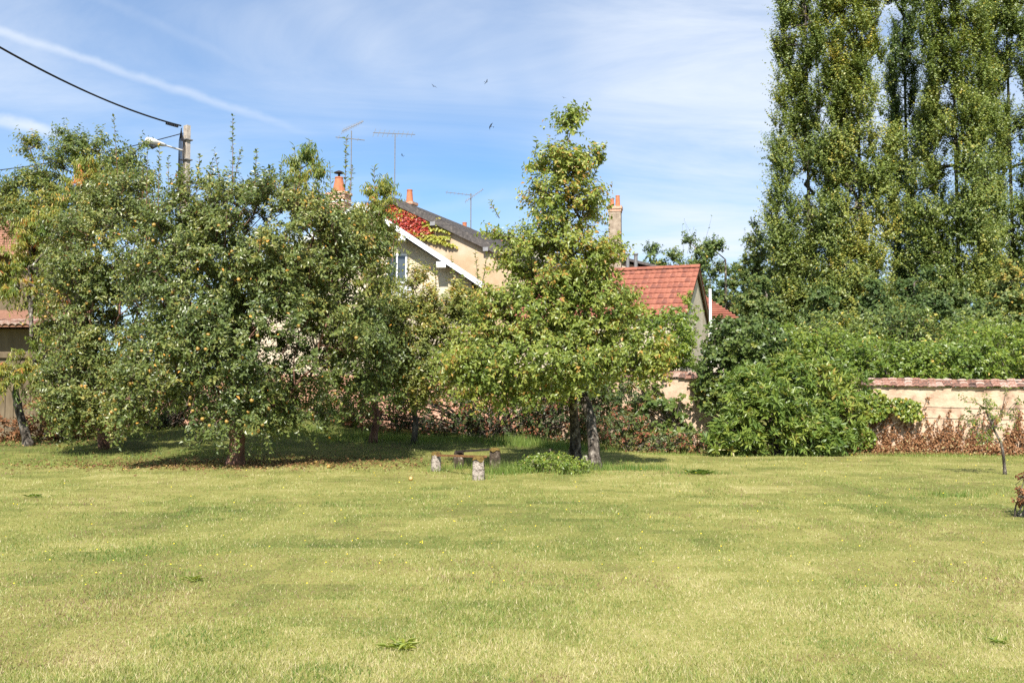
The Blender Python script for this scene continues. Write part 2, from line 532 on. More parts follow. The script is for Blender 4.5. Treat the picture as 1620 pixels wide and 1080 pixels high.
def lawn_tint(x, y):
    """0 = lush dark green, 0.5 = yellow green, 0.9 = straw: mown lawn drying in patches."""
    big = vnoise(x, y, 5.5, 11)
    mid = vnoise(x + 0.6 * vnoise(x, y, 1.0, 41), y * 1.5, 1.7, 12)
    fin = vnoise(x, y, 0.6, 13)
    t = 0.52 + 0.20 * (big - 0.5) + 0.20 * (mid - 0.5) + 0.24 * (fin - 0.5) + 0.22 * (vnoise(x, y, 0.22, 15) - 0.5)
    t = t + 0.10 * sstep((12 - y) / 7)                       # driest on the open middle of the lawn
    t = t - 0.20 * sstep((y - 20) / 6) * sstep((3.5 - x) / 3)     # lush near the hedge bottom
    return np.clip(t, 0.04, 0.9)


nx, ny = len(xs), len(ys)
idx = np.arange(nx * ny).reshape(ny, nx)
Fq = np.stack([idx[:-1, :-1], idx[:-1, 1:], idx[1:, 1:], idx[1:, :-1]], -1).reshape(-1, 4)
cx_, cy_ = XX.ravel()[Fq].mean(1), YY.ravel()[Fq].mean(1)
lawn = np_obj('lawn', np.stack([XX, YY, ZZ], -1).reshape(-1, 3), Fq, M_LAWN, tint=lawn_tint(cx_, cy_), smooth=True)
tag(lawn, kind='structure')


def blades(rg, X, Y, H, Wd, lean, tint):
    n = len(X)
    a = rg.random(n) * 2 * math.pi
    b = rg.random(n) * 2 * math.pi
    Z = ground(X, Y)
    base = np.stack([X, Y, Z - 0.004], -1)
    s = np.stack([np.cos(a), np.sin(a), np.zeros(n)], -1) * (Wd / 2)[:, None]
    tip = base + np.stack([np.cos(b) * lean * H, np.sin(b) * lean * H, H * np.sqrt(np.clip(1 - lean ** 2 * 0.6, 0.05, 1))], -1)
    V = np.stack([base - s, base + s, tip], 1).reshape(-1, 3)
    return V, np.arange(3 * n).reshape(-1, 3), tint


rg = np.random.default_rng(3)
NB = 410000
inv = rg.uniform(1 / 33.0, 1 / 4.3, NB)
by = 1 / inv
bx = rg.uniform(-0.64, 0.64, NB) * by
bt = lawn_tint(bx, by) + rg.normal(0, 0.20, NB) * (1 - 0.45 * sstep((by - 8) / 10))
dry = rg.random(NB) < 0.20 - 0.10 * sstep((by - 8) / 10)
bt[dry] = rg.uniform(0.72, 0.94, dry.sum())
brown = ((vnoise(bx, by, 1.4, 21) + 0.35 * (vnoise(bx, by, 0.35, 22) - 0.5)) > 0.665) & (rg.random(NB) < 0.50)
bt[brown] = rg.uniform(0.96, 1.0, brown.sum())
tuft = vnoise(bx, by, 0.9, 14)
lush = (vnoise(bx, by, 0.9, 31) * 0.5 + vnoise(bx, by, 0.35, 32) * 0.3 + vnoise(bx, by, 0.12, 33) * 0.2 > 0.63) & (rg.random(NB) < 0.42)
bt[lush] = rg.uniform(0.05, 0.32, lush.sum())
bh = (0.012 + 0.027 * rg.random(NB) ** 1.7) * (0.75 + 0.9 * np.clip(tuft - 0.3, 0, 1)) * (1 + by / 30)
back = sstep((by - 24) / 5) * sstep((6 - bx) / 4)
bh *= np.where(brown, 0.7, 1.0)
bh *= 1 + 2.2 * back * rg.random(NB)
bw = 0.0030 + 0.00058 * by
keep = np.ones(NB, bool)
V, Fc, T = blades(rg, bx, by, bh, bw, rg.uniform(0.1, 0.95, NB), np.where(brown, bt, np.clip(bt, 0.0, 0.92)))
gr = np_obj('lawn_grass', V, Fc, M_GRASS, tint=T)
tag(gr, 'short yellowing lawn grass covering the whole garden', 'grass', kind='stuff')

# ------------------------------------------------------------------ foliage helpers


def leaves(P, A, Nn, Ln, Wd, fold=0.18, bend=0.12, tri=False):
    """Folded four-point leaves: P base, A axis, Nn rough normal."""
    A = unit(A)
    Sd = unit(np.cross(A, Nn))
    Mn = np.cross(Sd, A)
    Ln, Wd = Ln[:, None], Wd[:, None]
    if tri:
        V = np.stack([P - Sd * Wd / 2, P + Sd * Wd / 2, P + A * Ln - Mn * Ln * bend], 1).reshape(-1, 3)
        return V, np.arange(3 * len(P)).reshape(-1, 3)
    mid = P + A * Ln * 0.45
    V = np.stack([P, mid + Sd * Wd / 2 + Mn * Wd * fold, P + A * Ln - Mn * Ln * bend, mid - Sd * Wd / 2 + Mn * Wd * fold], 1).reshape(-1, 3)
    n = len(P)
    b = (np.arange(n) * 4)[:, None]
    Fc = np.concatenate([b + np.array([[0, 1, 2]]), b + np.array([[0, 2, 3]])], 1).reshape(-1, 3)
    return V, Fc


def shoots(rg, O, D, Ls, n, lL, lW, droop=0.3, grav=0.15, along=0.45, upn=1.0, tvar=0.13, tbase=None, t0=0.12, tri=False, spots=0.012):
    """Leafy shoots: n leaves set round each shoot from O along D."""
    K = len(O)
    D = unit(D)
    t = np.linspace(t0, 1.0, n)[None, :] + rg.normal(0, 0.03, (K, n))
    P = O[:, None, :] + D[:, None, :] * (Ls[:, None] * t)[..., None]
    P[..., 2] -= grav * Ls[:, None] * t ** 2
    ref = np.where(np.abs(D[:, 2:3]) > 0.9, np.array([[1.0, 0, 0]]), np.array([[0, 0, 1.0]]))
    s = unit(np.cross(D, ref))
    u = np.cross(s, D)
    ang = np.arange(n)[None, :] * 2.4 + rg.random((K, 1)) * 6.28 + rg.normal(0, 0.4, (K, n))
    rad = s[:, None, :] * np.cos(ang)[..., None] + u[:, None, :] * np.sin(ang)[..., None]
    A = rad + D[:, None, :] * along + rg.normal(0, 0.25, (K, n, 3))
    A[..., 2] -= droop
    Nn = rg.normal(0, 0.45, (K, n, 3)) + 0.35 * D[:, None, :] + np.array([-0.10, -0.45, 0.55]) * upn
    sz = rg.uniform(0.65, 1.2, (K, n))
    tb = rg.normal(0.45, 0.16, K) if tbase is None else tbase
    tint = np.clip(tb[:, None] + rg.normal(0, tvar, (K, n)), 0, 1)
    spot = rg.random((K, n)) < spots
    tint[spot] = 1.0
    V, Fc = leaves(P.reshape(-1, 3), A.reshape(-1, 3), Nn.reshape(-1, 3), (lL * sz).ravel(), (lW * sz).ravel(), tri=tri)
    return V, Fc, tint.ravel() if tri else np.repeat(tint.ravel(), 2)


def stick_tris(O, D, Ls, r, grav=0.15):
    """Thin three-sided stems of shoots (as quads collapsed to triangles)."""
    D = unit(D)
    E = O + D * Ls[:, None]
    E[:, 2] -= grav * Ls
    ref = np.array([[0.3, 0.2, 0.93]])
    s = unit(np.cross(D, ref)) * r
    u = np.cross(D, unit(s)) * r
    V = np.stack([O + s, O - 0.5 * s + 0.87 * u, O - 0.5 * s - 0.87 * u, E], 1).reshape(-1, 3)
    b = (np.arange(len(O)) * 4)[:, None]
    Fc = np.concatenate([b + np.array([[0, 1, 3]]), b + np.array([[1, 2, 3]]), b + np.array([[2, 0, 3]])], 1).reshape(-1, 3)
    return V, Fc


def join(sets):
    V, Fc, T, b = [], [], [], 0
    for v, f, t in sets:
        V.append(v)
        Fc.append(f + b)
        T.append(t)
        b += len(v)
    return np.concatenate(V), np.concatenate(Fc), np.concatenate(T)


def blob(px, py, rx, ry, Y, rd=None, wt=1.0):
    s = Y / F
    return (at(px, py, Y), np.array([rx * s, (rd if rd else rx * s * 0.8), ry * s]), wt)


def sample(rg, blobs, n, shell=0.55):
    """Points in a union of ellipsoids, more of them near the surface."""
    vol = np.array([np.prod(b[1]) ** 0.66 * b[2] for b in blobs])
    k = rg.choice(len(blobs), n, p=vol / vol.sum())
    d = unit(rg.normal(size=(n, 3)))
    r = rg.random(n) ** (1 / 3.0)
    r = np.where(rg.random(n) < shell, 0.72 + 0.28 * rg.random(n), r)
    c = np.array([b[0] for b in blobs])[k]
    q = np.array([b[1] for b in blobs])[k]
    return c + d * q * r[:, None], unit(d / q)


def grow(rg, trunks, targets, step=0.4, bf=0.35, jit=0.10, rise=0.0):
    """Branch skeleton: join every target to the best node already there."""
    pos, par, ln = [], [], []
    for tr in trunks:
        for i, p in enumerate(tr):
            pos.append(np.array(p, float))
            if i == 0:
                par.append(-1)
                ln.append(0.0)
            else:
                par.append(len(pos) - 2)
                ln.append(ln[-1] + np.linalg.norm(pos[-1] - pos[-2]))
    ntr = len(pos)
    top = np.array([t[-1] for t in trunks])
    dist = np.min(np.linalg.norm(targets[:, None, :] - top[None], axis=2), 1)
    skip = np.array([k for k in range(ntr)])
    for ti in np.argsort(dist):
        t = targets[ti]
        Pa = np.array(pos)
        la = np.array(ln)
        d = np.linalg.norm(Pa - t, axis=1)
        c = d + bf * la + rise * np.clip(Pa[:, 2] - t[2], 0, None)
        c[skip[Pa[skip, 2] < Pa[skip, 2].min() + 0.45 * (Pa[skip, 2].max() - Pa[skip, 2].min())]] += 3.0
        j = int(np.argmin(c))
        p0 = pos[j]
        n = max(1, int(d[j] / step))
        last = j
        for k in range(1, n + 1):
            f = k / n
            q = p0 * (1 - f) + t * f
            q = q + rg.normal(0, jit * step, 3) * (1 if k < n else 0)
            q[2] += 0.10 * d[j] * math.sin(math.pi * f)
            pos.append(q)
            par.append(last)
            ln.append(ln[last] + d[j] / n)
            last = len(pos) - 1
    pos, par = np.array(pos), np.array(par)
    cnt = np.zeros(len(pos))
    child = np.bincount(par[par >= 0], minlength=len(pos))
    cnt[child == 0] = 1
    for i in range(len(pos) - 1, -1, -1):
        if par[i] >= 0:
            cnt[par[i]] += cnt[i]
    return pos, par, cnt, child, ntr


def skeleton(mb, pos, par, cnt, ntr, rmax, rtip=0.006, sides=5, rmin=0.0):
    tot = cnt.max()
    rad = rtip + (rmax - rtip) * np.sqrt(cnt / tot)
    for i in range(ntr, len(pos)):
        j = par[i]
        r0, r1 = min(rad[j], rad[i] * 1.5), rad[i]
        if r0 < rmin:
            continue
        mb.tube([pos[j], pos[i]], [r0, r1], sides if r0 > 0.02 else 3, cap=False)
    return rad


def tree(name, label, cat, trunks, trunk_r, blobs, ntarget, leafm, barkm, lL, lW, per=4, nleaf=14, slen=(0.3, 0.6), seed=1,
         droop=0.3, grav=0.15, out=0.7, up=0.5, rmax=0.09, extra=None, group=None, step=0.4, bf=0.35, shell=0.55, tmean=0.45,
         tvar=0.13, tclump=0.15, lump=0.05, rise=0.0, sticks=True, along=0.45, thin=4, upn=1.0, trunk_sides=10, tri=False, spots=0.005):
    rg = np.random.default_rng(seed)
    root = empty(name, trunks[0][0])
    tag(root, label, cat, group)
    inset = 0.32 * slen[1]
    blobs = [(b[0], np.maximum(b[1] - inset, 0.45 * b[1]), b[2]) for b in blobs]
    tg, _ = sample(rg, blobs, ntarget, shell)
    zmin = G(trunks[0][0][0], trunks[0][0][1]) + 0.22
    tg[:, 2] = np.maximum(tg[:, 2], zmin + rg.random(len(tg)) * 0.25)
    pos, par, cnt, child, ntr = grow(rg, trunks, tg, step=step, bf=bf, rise=rise)
    mb = MB()
    for k, tr in enumerate(trunks):
        r0, r1 = trunk_r[k]
        # smooth trunk with several rings per span
        pts, rr = [], []
        n = len(tr)
        for i in range(n - 1):
            for s in range(5):
                f = s / 5
                pts.append(np.array(tr[i]) * (1 - f) + np.array(tr[i + 1]) * f)
                g = (i + f) / (n - 1)
                flare = 0.30 * max(0, 1 - g * 7)
                rr.append((r0 * (1 - g) + r1 * g) * (1 + flare))
        pts.append(np.array(tr[-1]))
        rr.append(r1)
        pts[0] = pts[0] - np.array([0, 0, 0.12])
        stem = mb if k == 0 else MB()
        stem.tube(pts, rr, trunk_sides, lump=lump, seed=seed + k)
        if k:
            stem.build('trunk', barkm, root, smooth=True)
    skeleton(mb, pos, par, cnt, ntr, rmax)
    # leafy shoots on all thin wood
    sel = np.where((cnt <= thin) & (np.arange(len(pos)) >= ntr))[0]
    O = np.repeat(pos[sel], per, 0)
    cen = np.array([b[0] for b in blobs])
    wts = np.array([np.prod(b[1]) for b in blobs])
    ctr = (cen * wts[:, None]).sum(0) / wts.sum()
    dm = np.linalg.norm((O[:, None, :] - cen[None]) / np.array([b[1] for b in blobs])[None], axis=2)
    near = cen[np.argmin(dm, 1)]
    D = out * unit(O - near) + 0.35 * unit(O - ctr) + rg.normal(0, 0.55, O.shape) + np.array([0, 0, up])
    Ls = rg.uniform(slen[0], slen[1], len(O))
    # colour drifts gently through the crown so that boughs differ
    clump = np.repeat(rg.normal(0, tclump, len(sel)), per)
    drift = 0.35 * (vnoise(O[:, 0], O[:, 2] * 1.0 + O[:, 1] * 0.4, 0.9, seed + 50) - 0.5)
    tb = np.clip(tmean + clump * 0.6 + drift + rg.normal(0, 0.07, len(O)), 0, 0.93)
    sets = [shoots(rg, O, D, Ls, nleaf, lL, lW, droop, grav, along, upn, tvar, tb, tri=tri, spots=spots)]
    st = [stick_tris(O, D, Ls, 0.0055, grav)] if sticks else []
    if extra:
        for (a, b, nl) in extra:
            a, b = np.array(a), np.array(b)
            d = (b - a)[None]
            ll = np.array([np.linalg.norm(b - a)])
            sets.append(shoots(rg, a[None], d, ll, int(nl * 1.6), lL * 1.12, lW * 1.1, 0.05, 0.0, 0.75, upn, tvar, np.array([tmean]), tri=tri))
            mb.tube([a, b], [0.011, 0.004], 4, cap=False)
    V, Fc, T = join(sets)
    np_obj('crown', V, Fc, leafm, root, T)
    tk = mb.build('trunk', barkm, root, smooth=True)
    if st:
        tag(np_obj('twig_wood', st[0][0], st[0][1], M_TWIG, root), kind='stuff')
    return root, pos[sel], D[::per]


def bush(name, label, cat, blobs, K, nleaf, slen, lL, lW, leafm, seed, base, droop=0.3, grav=0.2, up=0.35, tmean=0.45, tclump=0.14,
         tvar=0.12, along=0.45, stems=7, group=None, stemr=0.02, shell=0.75, upn=1.0, barkm=None, tfun=None, spots=0.005):
    rg = np.random.default_rng(seed)
    root = empty(name, base)
    tag(root, label, cat, group)
    O, Nn = sample(rg, blobs, K, shell)
    gz = ground(O[:, 0], O[:, 1]) + 0.06
    O[:, 2] = np.maximum(O[:, 2], gz + 0.15 * rg.random(K))
    D = Nn * 0.9 + rg.normal(0, 0.45, O.shape) + np.array([0, 0, up])
    Ls = rg.uniform(slen[0], slen[1], K)
    tb = np.clip(tmean + 0.4 * (vnoise(O[:, 0] + O[:, 1] * 0.3, O[:, 2], 0.55, seed + 9) - 0.5) + rg.normal(0, tclump * 0.6, K), 0, 0.95)
    if tfun is not None:
        tb = tfun(O, tb, rg)
    sets = [shoots(rg, O, D, Ls, nleaf, lL, lW, droop, grav, along, upn, tvar, tb, spots=spots)]
    V, Fc, T = join(sets)
    np_obj('foliage', V, Fc, leafm, root, T)
    sv, sf = stick_tris(O, D, Ls, 0.005, grav)
    tag(np_obj('twig_wood', sv, sf, M_TWIG, root), kind='stuff')
    if stems:
        mb = MB()
        tips = O[rg.choice(K, stems * 6, replace=False)]
        bases = np.array(base) + np.stack([rg.normal(0, 0.25, stems), rg.normal(0, 0.15, stems), np.zeros(stems)], -1)
        for i, t in enumerate(tips):
            b = bases[i % stems].copy()
            b[2] = G(b[0], b[1]) - 0.05
            m = b * 0.5 + t * 0.5 + np.array([0, 0, 0.18 * abs(t[2] - b[2])])
            mb.tube([b, b * 0.6 + m * 0.4 + rg.normal(0, .03, 3), m, m * 0.4 + t * 0.6 + rg.normal(0, .04, 3), t], [stemr * 1.4, stemr * 1.2, stemr, stemr * 0.6, 0.004], 5, cap=False)
        mb.build('stem', barkm or M_BARK, root, smooth=True)
    return root


def gpt(px, py_guess, Y):
    """Point on the ground under photo column px at distance Y."""
    p = at(px, py_guess, Y)
    return np.array([p[0], Y, G(p[0], Y)])


# ------------------------------------------------------------------ garden walls


def wall_piece(name, label, A, B, h0, h1, thick, mat, cap=True, tile_from=0.0, tile_to=1.0):
    """Rendered wall from A to B (x, y) with a sloping coping of single tiles, A first."""
    A, B = np.array(A, float), np.array(B, float)
    d = B - A
    ln = np.linalg.norm(d)
    d /= ln
    n = np.array([d[1], -d[0]])
    if n[1] > 0:
        n = -n
    root = empty(name, (*((A + B) / 2), G(*((A + B) / 2))))
    tag(root, label, 'wall')
    mb = MB()
    k = max(6, int(ln / 0.45))
    rgw = np.random.default_rng(int(ln * 100))
    for i in range(k):
        p, q = A + d * ln * i / k, A + d * ln * (i + 1) / k
        hz = [h0 + (h1 - h0) * (i + e) / k for e in (0, 1)]
        f, b = n * thick / 2, -n * thick / 2
        ring = []
        for z in (0, 1):
            for r_, o_, e in ((p, f, 0), (q, f, 1), (q, b, 1), (p, b, 0)):
                xy = r_ + o_
                ring.append((*xy, (G(*xy) - 0.3) if z == 0 else hz[e]))
        mb.hexa(ring)
    mb.build('wall_body', mat, root)
    if not cap:
        return root, n, d
    tw, tl = 0.19, 0.30
    tm = tile_mesh('coping_tile_mesh', tw * 1.06, tl, 0.022, 0.014)
    nt_ = int(ln / tw)
    ang = math.atan2(d[1], d[0])
    for row in (0, 1):
        for i in range(nt_):
            f = (i + 0.5) / nt_
            if not (tile_from <= f <= tile_to):
                continue
            o = link('tile', tm, root)
            c = A + d * ln * f + n * (thick / 2 + 0.09 - row * 0.21)
            z = h0 + (h1 - h0) * f + 0.03 + row * 0.085
            o.matrix_parent_inverse = Matrix.Translation(root.location).inverted()
            o.location = (c[0], c[1] + rgw.normal(0, 0.012), z + rgw.normal(0, 0.010))
            side = math.atan2(-n[1], -n[0])
            o.rotation_euler = (R(24) + rgw.normal(0, 0.05), rgw.normal(0, 0.04), side - R(90) + rgw.normal(0, 0.06))
    rb = MB()
    rb.beam((*(A - n * (thick / 2 - 0.02)), h0 + 0.15), (*(B - n * (thick / 2 - 0.02)), h1 + 0.15), 0.22, 0.10)
    rb.build('ridge_mortar', M_OLDTILE, root)
    return root, n, d


TILES = {}


def tile_mesh(name, wd, ln, th, arch, mat=None):
    """Curved clay tile: runs along +Y (up the slope), arched across X."""
    if name in TILES:
        return TILES[name]
    v, f = [], []
    cols = 5
    for y in (0, ln):
        for k in range(cols):
            u = k / (cols - 1) - 0.5
            z = arch * math.cos(u * math.pi)
            v.append((u * wd, y, z))
        for k in range(cols):
            u = k / (cols - 1) - 0.5
            z = arch * math.cos(u * math.pi) - th
            v.append((u * wd, y, z))
    c2 = 2 * cols
    for k in range(cols - 1):
        f.append((k, k + 1, c2 + k + 1, c2 + k))
        f.append((cols + k + 1, cols + k, c2 + cols + k, c2 + cols + k + 1))
        f.append((k + 1, k, cols + k, cols + k + 1))
        f.append((c2 + k, c2 + k + 1, c2 + cols + k + 1, c2 + cols + k))
    f.append((0, c2, c2 + cols, cols))
    f.append((cols - 1, 2 * cols - 1, c2 + 2 * cols - 1, c2 + cols - 1))
    me = bpy.data.meshes.new(name)
    me.from_pydata(v, [], f)
    me.update()
    me.materials.append(mat or M_OLDTILE)
    TILES[name] = me
    return me


WA, WB = at(1395, 612, 26.0), at(1690, 612, 24.4)
right_wall, wn, wd_ = wall_piece('garden_wall', 'cream rendered garden wall with old tile coping behind the dried creeper', (WA[0] - 1.6, 26.7), (WB[0] + 1.5, 24.0), 1.83, 1.70, 0.32, M_WALLREN, tile_from=0.05)
WC = at(1100, 600, 28.0)
mid_wall, _, _ = wall_piece('garden_wall', 'stretch of old cream wall showing between vines beside the red-roofed shed', (at(820, 600, 30.2)[0], 30.2), (at(1190, 600, 27.6)[0], 27.6), 2.12, 2.02, 0.32, M_WALLREN, tile_from=0.35, tile_to=0.85)
left_wall, _, _ = wall_piece('garden_wall', 'pinkish brick garden wall behind the apple tree', (at(0, 600, 33.5)[0], 33.5), (at(815, 600, 30.9)[0], 30.9), 2.35, 2.15, 0.32, M_BRICKWALL, cap=False)

# training wires across the right-hand wall
for z, nm in ((1.27, 'upper thin wire stretched across the cream garden wall'), (0.98, 'lower thin wire stretched across the cream garden wall')):
    mb = MB()
    a = np.array([WA[0] - 1.2, 26.6]) + wn * 0.19
    b = np.array([WB[0] + 1.2, 24.1]) + wn * 0.19
    pts = [(*(a * (1 - f) + b * f), z - 0.06 * f - 0.02 * math.sin(f * 9.4) ** 2) for f in np.linspace(0, 1, 24)]
    mb.tube(pts, 0.005, 4)
    tag(mb.build('training_wire', M_IRON), nm, 'wire')

# ------------------------------------------------------------------ houses


def prism_house(root, P0, right, back, outline, depth, wallm):
    """Gable wall outline [(w, z)] extruded back; w along right, z up, from ground point P0."""
    mb = MB()
    f = [P0 + right * w_ + np.array([0, 0, 1.0]) * z for w_, z in outline]
    b = [p + back * depth for p in f]
    mb.poly(f)
    mb.poly(b[::-1])
    k = len(f)
    for i in range(k):
        j = (i + 1) % k
        mb.poly([f[j], f[i], b[i], b[j]])
    return mb.build('wall', wallm, root)


ROT = R(21)
RIGHT = np.array([math.cos(ROT), -math.sin(ROT), 0])
BACK = np.array([math.sin(ROT), math.cos(ROT), 0])
Z = np.array([0, 0, 1.0])


def roof_slab(name, root, e0, e1, r0, r1, th, mat):
    """Sloping slab: eave e0-e1, ridge r0-r1, thickness th."""
    e0, e1, r0, r1 = (np.array(p, float) for p in (e0, e1, r0, r1))
    n = np.cross(e1 - e0, r0 - e0)
    n /= np.linalg.norm(n)
    if n[2] < 0:
        n = -n
    mb = MB()
    mb.hexa([e0, e1, r1, r0, e0 + n * th, e1 + n * th, r1 + n * th, r0 + n * th])
    return mb.build(name, mat, root)


# --- ochre gabled house (farther)
PB = at(622, 317, 40.0)
nB = np.array([math.sin(ROT), math.cos(ROT), 0])
vB = on_plane(845, 424, PB, nB)
wB = float(np.dot(vB - PB, RIGHT))
base_B = np.array([PB[0], PB[1], 0.0])
hB = empty('ochre_house', base_B)
tag(hB, 'tall ochre rendered house gable with dark slate roof behind the fruit trees', 'house')
slope = (PB[2] - vB[2]) / wB
HWB = wB + 0.3
prism_house(hB, base_B, RIGHT, BACK, [(-HWB, -0.3), (HWB, -0.3), (HWB, PB[2] - slope * HWB - 0.12), (0, PB[2] - 0.12), (-HWB, PB[2] - slope * HWB - 0.12)], 11, M_OCHRE)
for sgn in (1, -1):
    ov = 0.16
    ridge0 = base_B + Z * PB[2] - BACK * ov
    eave0 = ridge0 + RIGHT * sgn * (HWB + 0.35) - Z * slope * (HWB + 0.35)
    roof_slab('roof', hB, eave0, eave0 + BACK * 11.4, ridge0, ridge0 + BACK * 11.4, 0.13, M_SLATE)
    # slate verge strip and purlin ends
    mb = MB()
    mb.beam(ridge0 - BACK * 0.03 - Z * 0.03, eave0 - BACK * 0.03 - Z * 0.03, 0.05, 0.22)
    vb = mb.build('verge_board', M_SLATE, hB)
    for fr in (0.28, 0.62, 0.86):
        q = ridge0 * (1 - fr) + eave0 * fr - Z * 0.17 + BACK * 0.08
        mb = MB()
        mb.box(q, 0.22, 0.3, 0.16, -ROT)
        mb.build('purlin_end', M_SOFFIT, hB)
# faint slate courses on the slope that is seen
rgs = np.random.default_rng(5)
for i in range(1, 26):
    f = i / 26
    mb = MB()
    e = ridge0 * 0
    rr0 = base_B + Z * PB[2] - BACK * 0.16 + RIGHT * (HWB + .35) * f - Z * slope * (HWB + .35) * f
    up = np.cross(BACK, RIGHT * 1.0 - Z * slope)
    up = up / np.linalg.norm(up)
    if up[2] < 0:
        up = -up
    mb.beam(rr0 + up * 0.135, rr0 + BACK * 11.3 + up * 0.135, 0.2, 0.02, up)
    mb.build('slate_course', M_SLATE, hB)

# chimney with a single pot on the ochre house
def pot(mb, c, r0, r1, h):
    mb.tube([c, c + Z * h * 0.08, c + Z * h * 0.10, c + Z * h * 0.92, c + Z * h * 0.93, c + Z * h], [r0 * 1.12, r0 * 1.12, r0, r1, r1 * 1.12, r1 * 1.12], 12, cap=True)


pc = at(648, 330, 40.9)
ch = empty('brick_chimney', pc - Z * 0.8)
tag(ch, 'low brick chimney with one tapered orange pot on the ochre gable roof', 'chimney')
mb = MB()
mb.box(pc - Z * 0.35, 0.44, 0.44, 1.0, -ROT)
mb.build('stack', M_BRICK, ch)
mb = MB()
mb.box(pc + Z * 0.20, 0.56, 0.56, 0.12, -ROT)
mb.build('cap', M_BRICK, ch)
mb = MB()
pot(mb, pc + Z * 0.26, 0.155, 0.115, 0.56)
mb.build('pot', M_TERRA, ch, smooth=False)

# --- white gabled house (nearer)
ROT_A = R(-2)
RIGHT_A = np.array([math.cos(ROT_A), -math.sin(ROT_A), 0])
BACK_A = np.array([math.sin(ROT_A), math.cos(ROT_A), 0])
nA = BACK_A
PA = at(573, 328, 34.5)
vA = on_plane(757, 450, PA, nA)
wA = float(np.dot(vA - PA, RIGHT_A))
sA = (PA[2] - vA[2]) / wA
base_A = np.array([PA[0], PA[1], 0.0])
hA = empty('cream_house', base_A)
tag(hA, 'cream house gable with white bargeboards half hidden by the apple tree', 'house')
HWA = wA - 0.25
prism_house(hA, base_A, RIGHT_A, BACK_A, [(-HWA, -0.3), (HWA, -0.3), (HWA, PA[2] - sA * HWA - 0.10), (0, PA[2] - 0.10), (-HWA, PA[2] - sA * HWA - 0.10)], 4.2, M_CREAM)
for sgn in (1, -1):
    ov = 0.55
    ridge0 = base_A + Z * PA[2] - BACK_A * ov
    eave0 = ridge0 + RIGHT_A * sgn * (HWA + 0.4) - Z * sA * (HWA + 0.4)
    roof_slab('roof', hA, eave0, eave0 + BACK_A * 5.1, ridge0, ridge0 + BACK_A * 5.1, 0.10, M_SLATE)
    roof_slab('soffit', hA, eave0 - Z * 0.03 + BACK_A * 0.03, eave0 - Z * 0.03 + BACK_A * 0.52, ridge0 - Z * 0.03 + BACK_A * 0.03, ridge0 - Z * 0.03 + BACK_A * 0.52, 0.02, M_SOFFIT)
    mb = MB()
    mb.beam(ridge0 - BACK_A * 0.02, eave0 - BACK_A * 0.02, 0.04, 0.18)
    mb.build('bargeboard', M_WHITE, hA)
    for fr in (0.33, 0.66):
        q = ridge0 * (1 - fr) + eave0 * fr - Z * 0.24 + BACK_A * 0.1
        mb = MB()
        mb.box(q, 0.34, 0.3, 0.2, -ROT_A)
        mb.build('purlin_end', M_WHITE, hA)
# window with white frame and slatted shutters
wc = on_plane(628, 425, PA - BACK_A * 0.06, nA)


def window(root, c, wdt, hgt, pane_m, frame_m):
    wn_ = empty('window', c)
    wn_.parent = root
    wn_.matrix_parent_inverse = Matrix.Translation(root.location).inverted()
    mb = MB()
    mb.box(c + BACK_A * 0.03, wdt, 0.03, hgt, -ROT_A)
    mb.build('pane', pane_m, wn_).matrix_parent_inverse = Matrix.Translation(Vector([float(x) for x in c])).inverted()
    fr = MB()
    for s_ in (-1, 1):
        fr.box(c + RIGHT_A * s_ * (wdt / 2 + 0.03), 0.07, 0.09, hgt + 0.14, -ROT_A)
    for z_ in (-1, 1):
        fr.box(c + Z * z_ * (hgt / 2 + 0.03) - BACK_A * 0.003, wdt - 0.012, 0.09, 0.07, -ROT_A)
    fr.box(c - BACK_A * 0.006, 0.05, 0.06, hgt - 0.03, -ROT_A)
    fr.build('frame', frame_m, wn_).matrix_parent_inverse = Matrix.Translation(Vector([float(x) for x in c])).inverted()
    return wn_


window(hA, wc, 0.62, 0.95, M_GLASS, M_WHITE)
wl = on_plane(633, 466, PA - BACK_A * 0.06, nA)
shb = MB()
shb.box(wl - BACK_A * 0.0, 0.9, 0.03, 0.62, -ROT_A)
shu = shb.build('shutter', M_WHITE, hA)
for i in range(7):
    mb = MB()
    mb.beam(wl - RIGHT_A * 0.42 + Z * (-0.27 + i * 0.09) - BACK_A * 0.04, wl + RIGHT_A * 0.42 + Z * (-0.27 + i * 0.09) - BACK_A * 0.04, 0.035, 0.055)
    o = mb.build('slat', M_WHITE, shu)
    o.matrix_parent_inverse = Matrix.Identity(4)
# chimney of the cream house
pc = at(536, 322, 36.6)
ch = empty('brick_chimney', pc - Z * 1.6)
tag(ch, 'brick chimney with orange pot and black cowl rising behind the apple tree', 'chimney')
mb = MB()
mb.box(pc - Z * 0.9, 0.80, 0.5, 2.4, -ROT)
mb.build('stack', M_BRICK, ch)
mb = MB()
mb.box(pc + Z * 0.05, 0.86, 0.56, 0.09, -ROT)
mb.build('band', M_WHITE, ch)
mb = MB()
mb.box(pc + Z * 0.36, 0.88, 0.58, 0.10, -ROT)
mb.build('cap', M_BRICK, ch)
mb = MB()
pot(mb, pc + Z * 0.41, 0.25, 0.15, 0.62)
mb.build('pot', M_TERRA, ch)
mb = MB()
c0 = pc + Z * 1.02
mb.tube([c0, c0 + Z * 0.18], [0.05, 0.05], 8)
mb.tube([c0 + Z * 0.17, c0 + Z * 0.20, c0 + Z * 0.27], [0.20, 0.20, 0.05], 14)
mb.build('cowl', M_IRON, ch)

